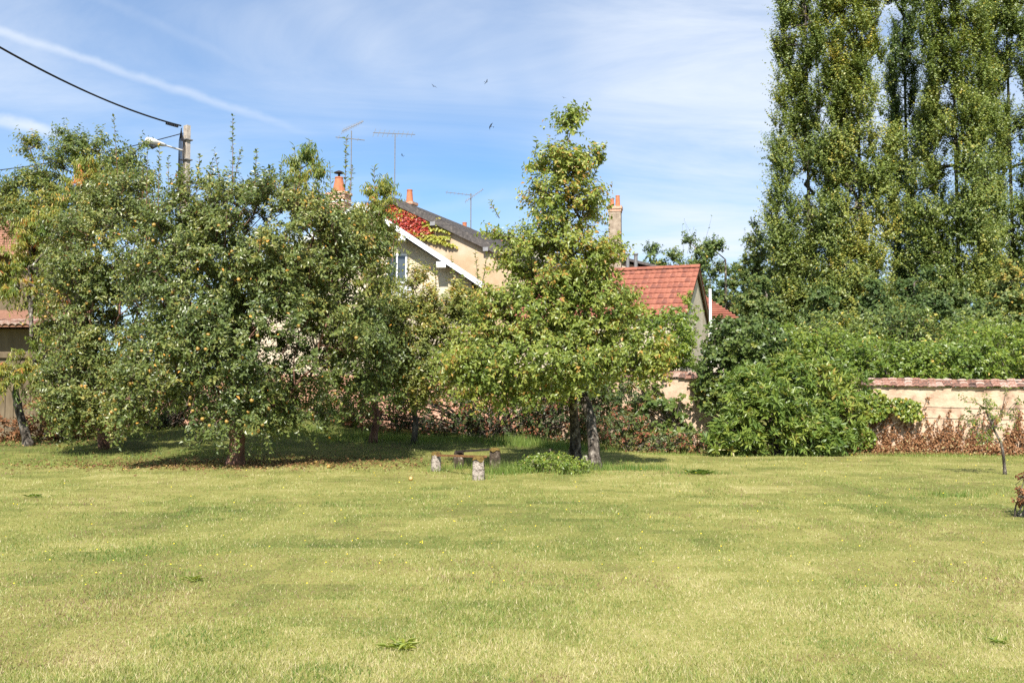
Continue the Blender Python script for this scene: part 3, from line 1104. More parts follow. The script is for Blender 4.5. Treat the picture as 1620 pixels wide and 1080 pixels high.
# --- cream terrace further back, its eave seen beside the plum crown
PC = at(762, 370, 53.0)
hC = empty('far_cream_house', np.array([PC[0], PC[1], 0]))
tag(hC, 'distant cream house wall with thin dark eave glimpsed past the slate roof', 'house')
d_c = np.array([math.cos(R(8)), -math.sin(R(8)), 0])
b_c = np.array([math.sin(R(8)), math.cos(R(8)), 0])
prism_house(hC, np.array([PC[0], PC[1], 0]), d_c, b_c, [(0, -0.3), (3.9, -0.3), (3.9, PC[2] - 0.75), (0, PC[2] - 0.05)], 5, M_GREY_RENDER)
e0 = PC - b_c * 0.35
e1 = PC + d_c * 4.1 - Z * 0.78 - b_c * 0.35
roof_slab('roof', hC, e0, e1, e0 + b_c * 5.6 + Z * 0.4, e1 + b_c * 5.6 + Z * 0.4, 0.12, M_SLATE)
for i in range(1, 7):
    q = e0 * (1 - i / 7) + e1 * (i / 7) + b_c * 0.3 - Z * 0.18
    mb = MB()
    mb.box(q, 0.10, 0.28, 0.3, -R(8))
    mb.build('rafter_end', M_BROWNTILE, hC)
# little white gable peak with slate verge and red pot
pg = at(739, 363, 50.0)
hG = empty('small_white_gable', np.array([pg[0], pg[1], 0]))
tag(hG, 'tiny white gable peak with slate verge beyond the ochre house', 'house')
prism_house(hG, np.array([pg[0], pg[1], 0]), d_c, b_c, [(-1.6, -0.3), (2.6, -0.3), (2.6, pg[2] - 1.3), (0, pg[2]), (-1.6, pg[2] - 0.8)], 4, M_WHITE)
roof_slab('roof', hG, pg + d_c * 2.9 - Z * 1.45 - b_c * 0.12, pg + d_c * 2.9 - Z * 1.45 + b_c * 4.2, pg - b_c * 0.12, pg + b_c * 4.2, 0.14, M_SLATE)
roof_slab('roof', hG, pg - d_c * 1.8 - Z * 0.9 - b_c * 0.12, pg - d_c * 1.8 - Z * 0.9 + b_c * 4.2, pg - b_c * 0.12, pg + b_c * 4.2, 0.14, M_SLATE)
mb = MB()
cp = at(735, 366, 49.6)
pot(mb, cp - Z * 0.25, 0.13, 0.11, 0.72)
tag(mb.build('chimney_pot', M_TERRA), 'small red clay pot on the white gable peak', 'chimney pot')

# --- house with tall rendered chimney behind the plum tree
pE = at(973, 335, 45.0)
hE = empty('slate_roofed_house', np.array([pE[0] - 1.5, pE[1] + 1, 0]))
tag(hE, 'slate-roofed house hidden behind the plum tree, two metal flues on it', 'house')
prE = at(955, 404, 45.5)
d_e = np.array([math.cos(R(12)), -math.sin(R(12)), 0])
b_e = np.array([math.sin(R(12)), math.cos(R(12)), 0])
oE = np.array([prE[0], prE[1], 0])
prism_house(hE, oE, d_e, b_e, [(-2.6, -0.3), (2.3, -0.3), (2.3, prE[2] - 0.75), (0, prE[2] - 0.12), (-2.6, prE[2] - 0.75)], 6, M_GREY_RENDER)
for s_ in (1, -1):
    r0 = prE - b_e * 0.25
    e_ = r0 + d_e * s_ * 2.75 - Z * 0.75
    roof_slab('roof', hE, e_, e_ + b_e * 6.3, r0, r0 + b_e * 6.3, 0.12, M_SLATE)
for px in (993, 1006):
    c0 = at(px, 424, 44.9)
    mb = MB()
    mb.tube([c0, c0 + Z * 0.62, c0 + Z * 0.63, c0 + Z * 0.7], [0.09, 0.09, 0.12, 0.12], 10)
    mb.build('flue', M_METAL, hE)
ch = empty('rendered_chimney', pE - Z * 2.6)
tag(ch, 'tall grey rendered chimney with two orange pots beside the plum crown', 'chimney')
mb = MB()
mb.box(pE - Z * 1.55, 0.58, 0.5, 3.3, -R(12))
mb.build('stack', M_STACK, ch)
mb = MB()
mb.box(pE + Z * 0.16, 0.70, 0.62, 0.14, -R(12))
mb.box(pE + Z * 0.04, 0.63, 0.55, 0.13, -R(12))
mb.build('cap', M_BRICK, ch)
for ox, hh in ((-0.15, 0.40), (0.13, 0.54)):
    mb = MB()
    pot(mb, pE + Z * 0.23 + d_e * ox, 0.12, 0.095, hh)
    mb.build('pot', M_TERRA, ch)

# --- red tiled outbuilding
aD = R(20)
RD = at(1107, 424, 35.0)
uD = np.array([-math.cos(aD), math.sin(aD), 0])
fD = np.array([-math.sin(aD), -math.cos(aD), 0])
baseD = np.array([RD[0], RD[1], 0])
hD = empty('red_roofed_shed', baseD)
tag(hD, 'small cream outbuilding with bright red tiled roof behind the vines', 'building')
dropD, halfD, lenD = 2.0, 3.0, 6.6
sD = dropD / halfD
mb = MB()
gw = 2.78
pts = [(-gw, -0.3), (gw, -0.3), (gw, RD[2] - sD * gw - 0.07), (0, RD[2] - 0.07), (-gw, RD[2] - sD * gw - 0.07)]
fr_ = [baseD + uD * 0.14 + fD * a + Z * z for a, z in pts]
bk_ = [p + uD * (lenD - 0.3) for p in fr_]
mb.poly(fr_)
mb.poly(bk_[::-1])
for i in range(5):
    j = (i + 1) % 5
    mb.poly([fr_[j], fr_[i], bk_[i], bk_[j]])
mb.build('wall', M_CREAM, hD)
for s_ in (1, -1):
    e_ = RD + fD * s_ * halfD - Z * dropD
    roof_slab('roof', hD, e_, e_ + uD * lenD, RD, RD + uD * lenD, 0.05, M_REDTILE)
    mb = MB()
    mb.beam(RD + uD * 0.05 - Z * 0.1, e_ + uD * 0.05 - Z * 0.1, 0.05, 0.12)
    mb.build('verge_board', M_BOARD, hD)
ncourse = 9
cl = math.hypot(halfD, dropD) / ncourse
tm = tile_mesh('roof_tile_mesh', 0.205, cl * 1.12, 0.03, 0.028, M_REDTILE)
sl = math.atan2(dropD, halfD)
upv = np.cross(-fD * halfD + Z * dropD, uD)
upv /= np.linalg.norm(upv)
if upv[2] < 0:
    upv = -upv
rgt = np.random.default_rng(2)
for c_ in range(ncourse):
    for i in range(24):
        f = (c_ / ncourse)
        p = RD + (fD * halfD - Z * dropD) * (1 - f) + uD * (0.1 + i * 0.2) + upv * (0.065)
        o = link('tile', tm, hD)
        yv = (-fD * halfD + Z * dropD)
        yv = yv / np.linalg.norm(yv)
        yv2 = yv - upv * 0.09
        yv2 /= np.linalg.norm(yv2)
        xv = np.cross(yv2, upv)
        xv /= np.linalg.norm(xv)
        zv = np.cross(xv, yv2)
        m4 = Matrix(((xv[0], yv2[0], zv[0], p[0]), (xv[1], yv2[1], zv[1], p[1]), (xv[2], yv2[2], zv[2], p[2] + rgt.normal(0, 0.004)), (0, 0, 0, 1)))
        o.matrix_parent_inverse = Matrix.Translation(hD.location).inverted()
        o.matrix_basis = m4
rtm = tile_mesh('ridge_tile_mesh', 0.30, 0.36, 0.03, 0.10, M_REDTILE)
for i in range(15):
    p = RD + uD * (-0.02 + i * 0.33) + Z * 0.05
    o = link('ridge_tile', rtm, hD)
    xv = fD
    yv = uD
    zv = np.cross(xv, yv)
    if zv[2] < 0:
        xv = -xv
        zv = -zv
    o.matrix_parent_inverse = Matrix.Translation(hD.location).inverted()
    o.matrix_basis = Matrix(((xv[0], yv[0], zv[0], p[0]), (xv[1], yv[1], zv[1], p[1]), (xv[2], yv[2], zv[2], p[2]), (0, 0, 0, 1)))

# white pipe standing against the far corner of the red-roofed building
p = at(1124, 515, 36.6)
mb = MB()
mb.tube([(p[0], p[1], G(p[0], p[1]) - 0.1), (p[0], p[1], at(0, 457, 36.6)[2])], [0.055, 0.055], 10)
tag(mb.build('white_pipe', M_WHITE), 'tall white pipe standing at the back corner of the red-roofed outbuilding', 'pipe')

# hipped red roof beyond
pF = at(1118, 462, 44.0)
hF = empty('hip_roofed_house', np.array([pF[0] - 1, pF[1], 0]))
tag(hF, 'partly shaded red hipped roof just beyond the white pipe', 'house')
q = at(1168, 503, 43.0)
zl = q[2]
mb = MB()
mb.hexa([(pF[0] - 5, 43.3, -0.2), (q[0] - 0.3, 43.3, -0.2), (q[0] - 0.3, 49, -0.2), (pF[0] - 5, 49, -0.2), (pF[0] - 5, 43.3, zl), (q[0] - 0.3, 43.3, zl), (q[0] - 0.3, 49, zl), (pF[0] - 5, 49, zl)])
mb.build('wall', M_GREY_RENDER, hF)
mb = MB()
apex_r = np.array([pF[0] + 0.15, 46.2, at(1125, 464, 46.2)[2]])
apex_l = np.array([pF[0] - 6, 46.2, apex_r[2]])
el, er, brr, bl = np.array([pF[0] - 6, 43.0, zl]), np.array([q[0], 43.0, zl]), np.array([q[0], 49.4, zl]), np.array([pF[0] - 6, 49.4, zl])
mb.poly([el, er, apex_r, apex_l])
mb.poly([er, brr, apex_r])
mb.poly([brr, bl, apex_l, apex_r])
mb.poly([bl, el, apex_l])
mb.poly([el, bl, brr, er])
mb.build('roof', M_REDTILE, hF)
for i in range(12):
    f = i / 12
    a = el * (1 - f) + apex_l * f
    b = er * (1 - f) + apex_r * f
    mb = MB()
    mb.beam(a + np.array([0, -0.03, 0.03]), b + np.array([0.0, -0.03, 0.03]), 0.12, 0.03, (0, -0.5, 0.85))
    mb.build('tile_course', M_REDTILE, hF)

# --- shed and old tiled house at the far left edge
pS = at(48, 512, 28.0)
hS = empty('old_shed', np.array([pS[0] - 2.2, 29.5, 0.3]))
tag(hS, 'old boarded shed with pantile eave at the left edge behind the peach tree', 'shed')
mb = MB()
mb.hexa([(pS[0] - 5, 28.6, -0.1), (pS[0] + 0.05, 28.6, -0.1), (pS[0] + 0.05, 32, -0.1), (pS[0] - 5, 32, -0.1),
         (pS[0] - 5, 28.6, pS[2] - 0.12), (pS[0] + 0.05, 28.6, pS[2] - 0.12), (pS[0] + 0.05, 32, pS[2] + 0.5), (pS[0] - 5, 32, pS[2] + 0.5)])
mb.build('wall', M_BOARD, hS)
for i in range(11):
    mb = MB()
    xx = pS[0] - 2.6 + i * 0.25
    mb.box((xx, 28.575, 1.25), 0.235, 0.03, 2.1)
    mb.build('plank', M_BOARD, hS)
mb = MB()
mb.box((pS[0] - 1.4, 28.55, 2.75), 2.9, 0.07, 0.14)
mb.build('lintel', M_BOARD, hS)
roof_slab('roof', hS, (pS[0] - 5.2, 27.95, pS[2] - 0.10), (pS[0] + 0.1, 27.95, pS[2] - 0.10), (pS[0] - 5.2, 32.2, pS[2] + 0.72), (pS[0] + 0.1, 32.2, pS[2] + 0.72), 0.05, M_BROWNTILE)
ptm = tile_mesh('pantile_mesh', 0.2, 0.42, 0.03, 0.05, M_OLDTILE)
for r_ in range(3):
    for i in range(20):
        o = link('tile', ptm, hS)
        o.matrix_parent_inverse = Matrix.Translation(hS.location).inverted()
        o.location = (pS[0] - 3.9 + i * 0.2, 27.9 + r_ * 0.38, pS[2] - 0.02 + r_ * 0.075)
        o.rotation_euler = (R(8), 0, 0)
pL = at(46, 398, 36.0)
hL = empty('brown_tiled_house', np.array([pL[0] - 4, 38, 0]))
tag(hL, 'house with weathered brown tile roof at the far left edge', 'house')
mb = MB()
mb.hexa([(pL[0] - 9, 36.4, -0.2), (pL[0] - 0.1, 36.4, -0.2), (pL[0] - 0.1, 42, -0.2), (pL[0] - 9, 42, -0.2),
         (pL[0] - 9, 36.4, pL[2] - 0.15), (pL[0] - 0.1, 36.4, pL[2] - 0.15), (pL[0] - 0.1, 42, pL[2] - 0.15), (pL[0] - 9, 42, pL[2] - 0.15)])
mb.build('wall', M_BOARD, hL)
ra = np.array([pL[0] - 0.9, 39.2, at(0, 352, 39.2)[2] + 0.2])
roof_slab('roof', hL, (pL[0] - 9.2, 35.9, pL[2] - 0.2), (pL[0], 35.9, pL[2] - 0.2), (pL[0] - 9.2, 39.2, ra[2]), ra, 0.08, M_BROWNTILE)
roof_slab('roof', hL, (pL[0] - 9.2, 42.5, pL[2] - 0.2), (pL[0], 42.5, pL[2] - 0.2), (pL[0] - 9.2, 39.2, ra[2]), ra, 0.08, M_BROWNTILE)
e_a, e_b = np.array([pL[0] - 5, 35.9, pL[2] - 0.2]), np.array([pL[0], 35.9, pL[2] - 0.2])
r_a, r_b = np.array([pL[0] - 5, 39.2, ra[2]]), ra
for i in range(16):
    f = i / 16
    mb = MB()
    mb.beam(e_a * (1 - f) + r_a * f + np.array([0, -0.05, 0.10]), e_b * (1 - f) + r_b * f + np.array([0, -0.05, 0.10]), 0.20, 0.025, (0, -0.55, 0.83))
    mb.build('tile_course', M_BROWNTILE, hL)

# ------------------------------------------------------------------ roof antennas


def antenna(label, top, ybase, Y, boom, elems, mast_r=0.022, second=None):
    t = at(*top, Y)
    root = empty('tv_antenna', np.array([t[0], t[1], at(0, ybase, Y)[2]]))
    tag(root, label, 'antenna')
    mb = MB()
    mb.tube([(t[0], t[1], at(0, ybase, Y)[2]), tuple(t)], mast_r, 6)
    mb.build('mast', M_METAL, root)
    for bm in ([boom] + ([second] if second else [])):
        (a, b, ne, el, vert) = bm
        A, B = at(*a, Y - 0.15), at(*b, Y + 0.15)
        mb = MB()
        mb.tube([A, B], 0.016, 6)
        bo = mb.build('boom', M_METAL, root)
        dd = (B - A) / np.linalg.norm(B - A)
        sd = np.cross(dd, [0.0, 0.35, 1.0]) if not vert else np.array([0.25, 0.35, 0.9])
        sd = sd / np.linalg.norm(sd)
        for i in range(ne):
            f = (i + 0.3) / ne
            c = A * (1 - f) + B * f
            e2 = el * (1.0 - 0.35 * f)
            mb = MB()
            mb.tube([c - sd * e2 / 2, c + sd * e2 / 2], 0.010, 4)
            o = mb.build('element', M_METAL, bo)
            o.matrix_parent_inverse = Matrix.Identity(4)
    return root


antenna('tall thin aerial with one long level boom above the ochre gable', (625, 211), 316, 40.2, ((590, 210), (657, 213), 9, 0.42, True), 9)
antenna('aerial with a tilted bristly boom beside the black-cowled chimney', (556, 207), 332, 37.0, ((541, 208), (575, 192), 13, 0.30, True), 9, second=((531, 217), (577, 222), 3, 0.2, True))
antenna('small aerial with two crossed booms beside the little red pot', (745, 306), 374, 50.0, ((736, 319), (765, 299), 8, 0.30, True), 9, mast_r=0.03, second=((705, 304), (748, 309), 7, 0.25, True))

# ------------------------------------------------------------------ street pole, lamp and wires
pt = at(296, 199, 35.0)
ob = empty('street_pole', np.array([pt[0], pt[1], G(pt[0], pt[1])]))
tag(ob, 'pale concrete street pole rising above the apple tree', 'pole')
mb = MB()
zb = G(pt[0], pt[1]) - 0.3
hw0, hw1 = 0.17, 0.112


def rng_(z, h):
    rz = R(-38)
    return [(pt[0] + (x * math.cos(rz) - y * math.sin(rz)) * h, pt[1] + (x * math.sin(rz) + y * math.cos(rz)) * h, z) for x, y in ((-1, -0.7), (1, -0.7), (1, 0.7), (-1, 0.7))]


mb.hexa(rng_(zb, hw0) + rng_(pt[2], hw1))
mb.build('post', M_CONCRETE, ob)
mb = MB()
for k in range(5):
    a = pt + np.array([-0.17, -0.10 - 0.01 * k, -0.12 - 0.02 * k])
    mb.tube([a, a + np.array([0.05 * k - 0.05, -0.07, -0.5]), a + np.array([0.03 * k - 0.06, -0.07, -1.4 - 0.3 * k]), a + np.array([0.02 * k - 0.04, -0.07, -2.6])], 0.018, 5)
mb.build('cable_drop', M_CABLE, ob)
mb = MB()
for dz_ in (0.55, 1.3, 2.2):
    mb.box((pt[0], pt[1], pt[2] - dz_), 0.36, 0.30, 0.04, R(-38))
mb.build('clamp_band', M_METAL, ob)

la, lb = at(288, 238, 34.8), at(258, 229, 34.0)
lp = empty('street_lamp', la)
tag(lp, 'white street lamp head on a short arm fixed to the concrete pole', 'street lamp')
mb = MB()
mb.tube([la, la * 0.5 + lb * 0.5, lb], [0.035, 0.032, 0.03], 8)
mb.build('arm', M_LAMP, lp)
lc = at(231, 222, 33.3)
ax = unit(lc - lb)
mb = MB()
mb.tube([lb - ax * 0.12, lb, lb + (lc - lb) * 0.25, lb + (lc - lb) * 0.6, lb + (lc - lb) * 0.92, lc], [0.045, 0.07, 0.09, 0.14, 0.125, 0.05], 12)
mb.build('housing', M_LAMP, lp, smooth=True)
mb = MB()
mb.tube([lb + (lc - lb) * 0.35 - Z * 0.10, lb + (lc - lb) * 0.62 - Z * 0.17, lb + (lc - lb) * 0.88 - Z * 0.10], [0.04, 0.10, 0.04], 10)
mb.build('lens', M_GLASS, lp, smooth=True)


def hung(a, b, sag, n=30):
    a, b = np.array(a), np.array(b)
    return [a * (1 - f) + b * f - Z * sag * 4 * f * (1 - f) for f in np.linspace(0, 1, n)]


c0 = at(286, 199, 34.8)
c1 = at(-260, -90, 20.0)
mb = MB()
mb.tube(hung(c0, c1, 0.52), 0.030, 8)
cb = mb.build('power_cable', M_CABLE)
tag(cb, 'thick black twisted power cable running from the pole to the upper left', 'cable')
cpath = hung(c0, c1, 0.52, 60)
mb = MB()
for i in range(7):
    q = cpath[1 + i // 2] * 1.0 + (cpath[2 + i // 2] - cpath[1 + i // 2]) * (i % 2) * 0.5 - Z * 0.06
    mb.box(q, 0.07, 0.07, 0.07, 0.5)
o = mb.build('cable_clamp', M_CABLE, cb)
mb = MB()
t0, t1 = at(289, 211, 34.8), at(-150, 280, 40.0)
mb.tube(hung(t0, t1, 0.35), 0.018, 5)
thin = mb.build('telephone_wire', M_CABLE)
tag(thin, 'thin wire leaving the pole below the power cable towards the left', 'wire')
# ------------------------------------------------------------------ fruit trees
# main apple tree
b0 = gpt(372, 735, 21.6)
trunkA = [b0, b0 + np.array([0.05, 0.0, 0.6]), b0 + np.array([-0.12, 0.05, 1.25]), b0 + np.array([-0.05, 0.1, 1.9])]
YA = 21.8
apple_blobs = [blob(420, 400, 165, 120, YA), blob(300, 450, 115, 140, YA - 0.4), blob(535, 440, 85, 112, YA + 0.2), blob(430, 540, 190, 90, YA - 0.2),
               blob(270, 580, 90, 70, YA - 1.0), blob(560, 570, 80, 60, YA + 0.3), blob(375, 620, 50, 50, YA - 1.3), blob(205, 630, 26, 58, YA - 1.5, 0.4, 3.0),
               blob(350, 330, 90, 50, YA + 0.2), blob(250, 640, 60, 50, YA - 0.8, 0.5, 1.6), blob(480, 640, 60, 40, YA - 0.2, 0.5, 1.3), blob(560, 620, 60, 42, YA + 0.2, 0.6, 1.3), blob(350, 655, 40, 44, YA - 1.3, 0.4, 2.0),  blob(300, 640, 24, 40, YA - 1.4, 0.35, 2.0), blob(415, 650, 26, 45, YA - 1.0, 0.35, 2.0), blob(480, 320, 50, 40, YA), blob(430, 430, 60, 60, YA, 1.6, 1.5), blob(360, 520, 60, 60, YA - 0.3, 1.4, 1.5), blob(375, 668, 44, 28, YA - 1.4, 0.4, 1.6)]
up_shoots = [((368, 300), (368, 186)), ((365, 310), (382, 235)), ((402, 310), (406, 240)), ((420, 310), (428, 262)), ((285, 330), (288, 262)), ((312, 300), (316, 245)),
             ((545, 340), (548, 218)), ((550, 330), (558, 262)), ((340, 320), (336, 256)), ((250, 340), (252, 232)), ((232, 330), (233, 232)), ((268, 345), (266, 250)), ((440, 310), (446, 258))]
rsh = np.random.default_rng(88)
cont_x = [215, 250, 300, 350, 400, 450, 480, 520, 560, 600, 635]
cont_y = [335, 305, 292, 280, 284, 288, 302, 332, 345, 360, 400]
for _ in range(34):
    sx = rsh.uniform(215, 635)
    sy = float(np.interp(sx, cont_x, cont_y))
    up_shoots.append(((sx, sy + 30), (sx + rsh.normal(0, 7), sy - rsh.uniform(4, 42))))
ex = [(at(*a, YA - 0.2), at(*b, YA), int(8 + (a[1] - b[1]) / 4.2)) for a, b in up_shoots]
appleA, twA, dA = tree('apple_tree', 'large spreading apple tree full of golden apples, casting the deepest shade', 'tree', [trunkA], [(0.19, 0.13)], apple_blobs, 1080, M_APPLE_LEAF, M_BARK_RED,
                       0.095, 0.053, per=8, nleaf=14, thin=14, slen=(0.3, 0.75), seed=11, droop=0.25, grav=0.18, up=0.45, rmax=0.10, extra=ex, tmean=0.42, shell=0.6)
# second apple tree to the left
b1 = gpt(166, 690, 25.2)
trunkB = [b1, b1 + np.array([-0.15, 0, 0.55]), b1 + np.array([-0.05, 0.0, 1.2]), b1 + np.array([0.1, 0.0, 1.8])]
YB = 24.6
apple2_blobs = [blob(180, 400, 110, 100, YB), blob(135, 500, 72, 110, YB - 0.3), blob(210, 520, 100, 110, YB), blob(130, 610, 70, 55, YB - 0.6), blob(190, 320, 60, 45, YB), blob(110, 660, 30, 30, YB - 0.8, 0.4, 2), blob(90, 470, 30, 80, YB), blob(120, 640, 48, 45, YB - 0.8, 0.6, 1.6), blob(170, 640, 40, 36, YB - 0.9, 0.5, 1.3)]
ex2 = [(at(*a, YB), at(*b, YB), n_) for a, b, n_ in (((188, 310), (180, 184), 30), ((192, 300), (205, 240), 16), ((150, 320), (158, 268), 14), ((225, 320), (226, 262), 14))]
appleB, twB, dB = tree('apple_tree', 'second apple tree, its crown merging leftward towards the shed', 'tree', [trunkB], [(0.13, 0.09)], apple2_blobs, 560, M_APPLE_LEAF, M_BARK_RED,
                       0.096, 0.053, per=8, nleaf=13, thin=12, slen=(0.3, 0.75), seed=23, droop=0.25, up=0.45, rmax=0.075, extra=ex2, tmean=0.45)


# apples: single fruit hanging in the two crowns
def apple_mesh():
    v, f = [], []
    prof = [(0.0, 0.030), (0.45, 0.038), (0.85, 0.028), (1.0, 0.0), (0.86, -0.026), (0.5, -0.040), (0.0, -0.034)]
    n = 8
    for r_, z in prof:
        for k in range(n):
            a = 2 * math.pi * k / n
            v.append((0.046 * r_ * math.cos(a), 0.046 * r_ * math.sin(a), z))
    for i in range(len(prof) - 1):
        for k in range(n):
            f.append((i * n + k, i * n + (k + 1) % n, (i + 1) * n + (k + 1) % n, (i + 1) * n + k))
    me = bpy.data.meshes.new('apple_mesh')
    me.from_pydata(v, [], f)
    me.update()
    me.polygons.foreach_set('use_smooth', np.full(len(me.polygons), True))
    me.materials.append(M_APPLE)
    return me


AM = apple_mesh()
rga = np.random.default_rng(77)
for root, tw, nfruit in ((appleA, twA, 95), (appleB, twB, 42)):
    # fruit on the side of the crown away from the house
    score = tw[:, 1] + rga.normal(0, 0.35, len(tw)) + 0.22 * np.clip(tw[:, 2] - 3.0, 0, 9)
    pick = np.argsort(score)[: nfruit * 3]
    pick = rga.choice(pick, nfruit, replace=False)
    for i in pick:
        o = link('apple', AM, root)
        o.matrix_parent_inverse = Matrix.Translation(root.location).inverted()
        p = tw[i] + np.array([rga.normal(0, 0.12), -0.16 - 0.30 * rga.random(), -0.06 + rga.normal(0, 0.10)])
        p[2] = max(p[2], G(p[0], p[1]) + 0.12)
        o.location = tuple(p)
        s_ = rga.uniform(0.72, 1.0)
        o.scale = (s_, s_, s_)
        o.rotation_euler = (rga.normal(0, 0.4), rga.normal(0, 0.4), rga.random() * 6)

# peach trees with long drooping yellowing leaves
b2 = gpt(46, 692, 26.0)
trunkP = [b2, b2 + np.array([-0.14, 0, 0.45]), b2 + np.array([-0.30, 0, 0.95]), b2 + np.array([-0.42, 0, 1.5])]
peach_blobs = [blob(30, 590, 45, 26, 25.4), blob(60, 560, 40, 40, 25.5), blob(35, 430, 45, 40, 26), blob(90, 380, 60, 50, 26.4), blob(130, 300, 34, 50, 26.6), blob(60, 460, 40, 30, 26), blob(10, 440, 24, 36, 26)]
tree('peach_tree', 'peach tree with leaning grey trunk and drooping orange-tinged leaves at the left edge', 'tree', [trunkP], [(0.13, 0.09)], peach_blobs, 210, M_PEACH_LEAF, M_BARK_PALE,
     0.155, 0.036, per=6, nleaf=14, slen=(0.25, 0.6), seed=31, droop=1.5, grav=0.25, up=0.25, rmax=0.06, tmean=0.62, tclump=0.25, along=0.2, thin=9)
b3 = gpt(590, 690, 27.0)
trunkQ = [b3, b3 + np.array([0.1, 0, 0.7]), b3 + np.array([0.0, 0, 1.4]), b3 + np.array([-0.2, 0, 2.2])]
peach2_blobs = [blob(482, 285, 34, 58, 24.4, None, 1.6), blob(600, 318, 26, 40, 24.6, None, 1.6), blob(560, 380, 70, 50, 25.4), blob(620, 560, 55, 60, 25.6), blob(640, 610, 30, 30, 25.2), blob(560, 480, 80, 70, 25.6), blob(470, 340, 40, 40, 25.2)]
ex3 = [(at(*a, 25.2), at(*b, 25.2), n_) for a, b, n_ in (((484, 300), (490, 222), 30), ((470, 300), (466, 232), 26), ((592, 330), (592, 262), 22), ((612, 340), (616, 285), 20), ((500, 300), (506, 256), 18), ((525, 330), (522, 260), 16))]
tree('peach_tree', 'peach tree with drooping light leaves rising behind the large apple tree', 'tree', [trunkQ], [(0.11, 0.08)], peach2_blobs, 300, M_PEACH_LEAF, M_BARK_RED,
     0.150, 0.034, per=6, nleaf=14, slen=(0.25, 0.6), seed=37, droop=1.5, grav=0.2, up=0.35, rmax=0.06, tmean=0.42, tclump=0.2, along=0.2, thin=9, extra=ex3)
# lacy tree far left
b4 = gpt(95, 660, 31.5)
trunkW = [b4, b4 + np.array([0, 0, 1.5]), b4 + np.array([0.1, 0, 3.0]), b4 + np.array([0.0, 0, 4.5])]
wal_blobs = [blob(110, 270, 60, 60, 31), blob(50, 310, 60, 45, 31), blob(150, 255, 65, 45, 31), blob(15, 330, 40, 45, 31), blob(190, 300, 60, 55, 31), blob(100, 340, 100, 40, 31), blob(55, 235, 26, 16, 31, 0.4), blob(215, 245, 22, 26, 31, 0.4), blob(110, 215, 22, 20, 31, 0.4)]
tree('walnut_tree', 'loose dark green tree topping out behind the left apple tree and shed', 'tree', [trunkW], [(0.2, 0.13)], wal_blobs, 380, M_BACK_LEAF, M_BARK,
     0.13, 0.058, per=6, nleaf=12, slen=(0.3, 0.8), thin=9, seed=41, droop=0.5, up=0.3, rmax=0.10, tmean=0.5)
# plum tree in the middle, two stems
b5, b6 = gpt(911, 720, 22.6), gpt(942, 748, 20.4)
fork = at(906, 602, 21.4)
tA = [b5, at(910, 690, 22.3), at(907, 645, 21.8), fork, fork + np.array([-0.1, 0.0, 0.75]), fork + np.array([0.0, 0.05, 1.6]), fork + np.array([0.0, 0.05, 2.9])]
tB = [b6, at(939, 705, 20.6), at(934, 660, 20.9), at(926, 632, 21.1), at(910, 604, 21.4)]
YP = 21.0
plum_blobs = [blob(893, 330, 66, 58, YP), blob(890, 262, 54, 34, YP, 0.6, 1.3), blob(902, 200, 14, 24, YP, 0.25, 2.5), blob(916, 180, 16, 9, YP, 0.25, 2.5), blob(885, 415, 100, 62, YP), blob(800, 372, 24, 18, YP, 0.3, 1.2), blob(830, 500, 85, 58, YP - 0.3), blob(930, 490, 88, 70, YP),
              blob(850, 575, 140, 52, YP - 0.4), blob(742, 570, 52, 46, YP - 0.2), blob(1005, 560, 55, 44, YP), blob(790, 618, 66, 24, YP - 0.7, 0.6, 1.5), blob(860, 618, 40, 20, YP - 1.0, 0.5, 1.3), blob(950, 262, 12, 18, YP, 0.25, 1.5), blob(985, 410, 18, 22, YP, 0.3), blob(1040, 590, 26, 26, YP, 0.4)]
ex5 = [(at(*a, YP), at(*b, YP), n_) for a, b, n_ in (((895, 235), (903, 182), 18), ((903, 190), (933, 170), 14), ((900, 205), (876, 184), 12), ((935, 290), (955, 240), 14), ((790, 345), (775, 318), 10), ((845, 250), (850, 222), 10))]
tree('plum_tree', 'tall twin-stemmed plum tree with yellow-green leaves beside the stone posts', 'tree', [tA, tB], [(0.13, 0.03), (0.135, 0.09)], plum_blobs, 760, M_PLUM_LEAF, M_BARK_PALE,
     0.104, 0.058, per=6, nleaf=12, slen=(0.25, 0.65), thin=12, seed=53, droop=0.42, up=0.4, rmax=0.085, tmean=0.68, extra=ex5, tclump=0.22, lump=0.07, trunk_sides=14, spots=0.006)
# pear tree between
b7 = gpt(655, 690, 26.8)
trunkR = [b7, b7 + np.array([0.05, 0, 0.6]), b7 + np.array([-0.05, 0, 1.2]), b7 + np.array([0, 0, 1.8])]
pear_blobs = [blob(680, 570, 70, 65, 24.2), blob(705, 490, 55, 42, 24.4), blob(650, 520, 55, 60, 24.4), blob(735, 530, 50, 70, 24.3), blob(660, 450, 26, 24, 24.6, 0.4)]
ex7 = [(at(*a, 24.4), at(*b, 24.4), n_) for a, b, n_ in (((718, 460), (714, 408), 14), ((757, 455), (752, 398), 16), ((763, 450), (771, 402), 14), ((690, 455), (688, 420), 10), ((645, 440), (648, 395), 12))]
tree('pear_tree', 'low grey-green pear tree filling the gap left of the plum tree', 'tree', [trunkR], [(0.09, 0.06)], pear_blobs, 420, M_PEAR_LEAF, M_BARK,
     0.095, 0.048, per=6, nleaf=13, slen=(0.25, 0.65), thin=10, seed=61, droop=0.3, up=0.6, rmax=0.05, tmean=0.62, extra=ex7)
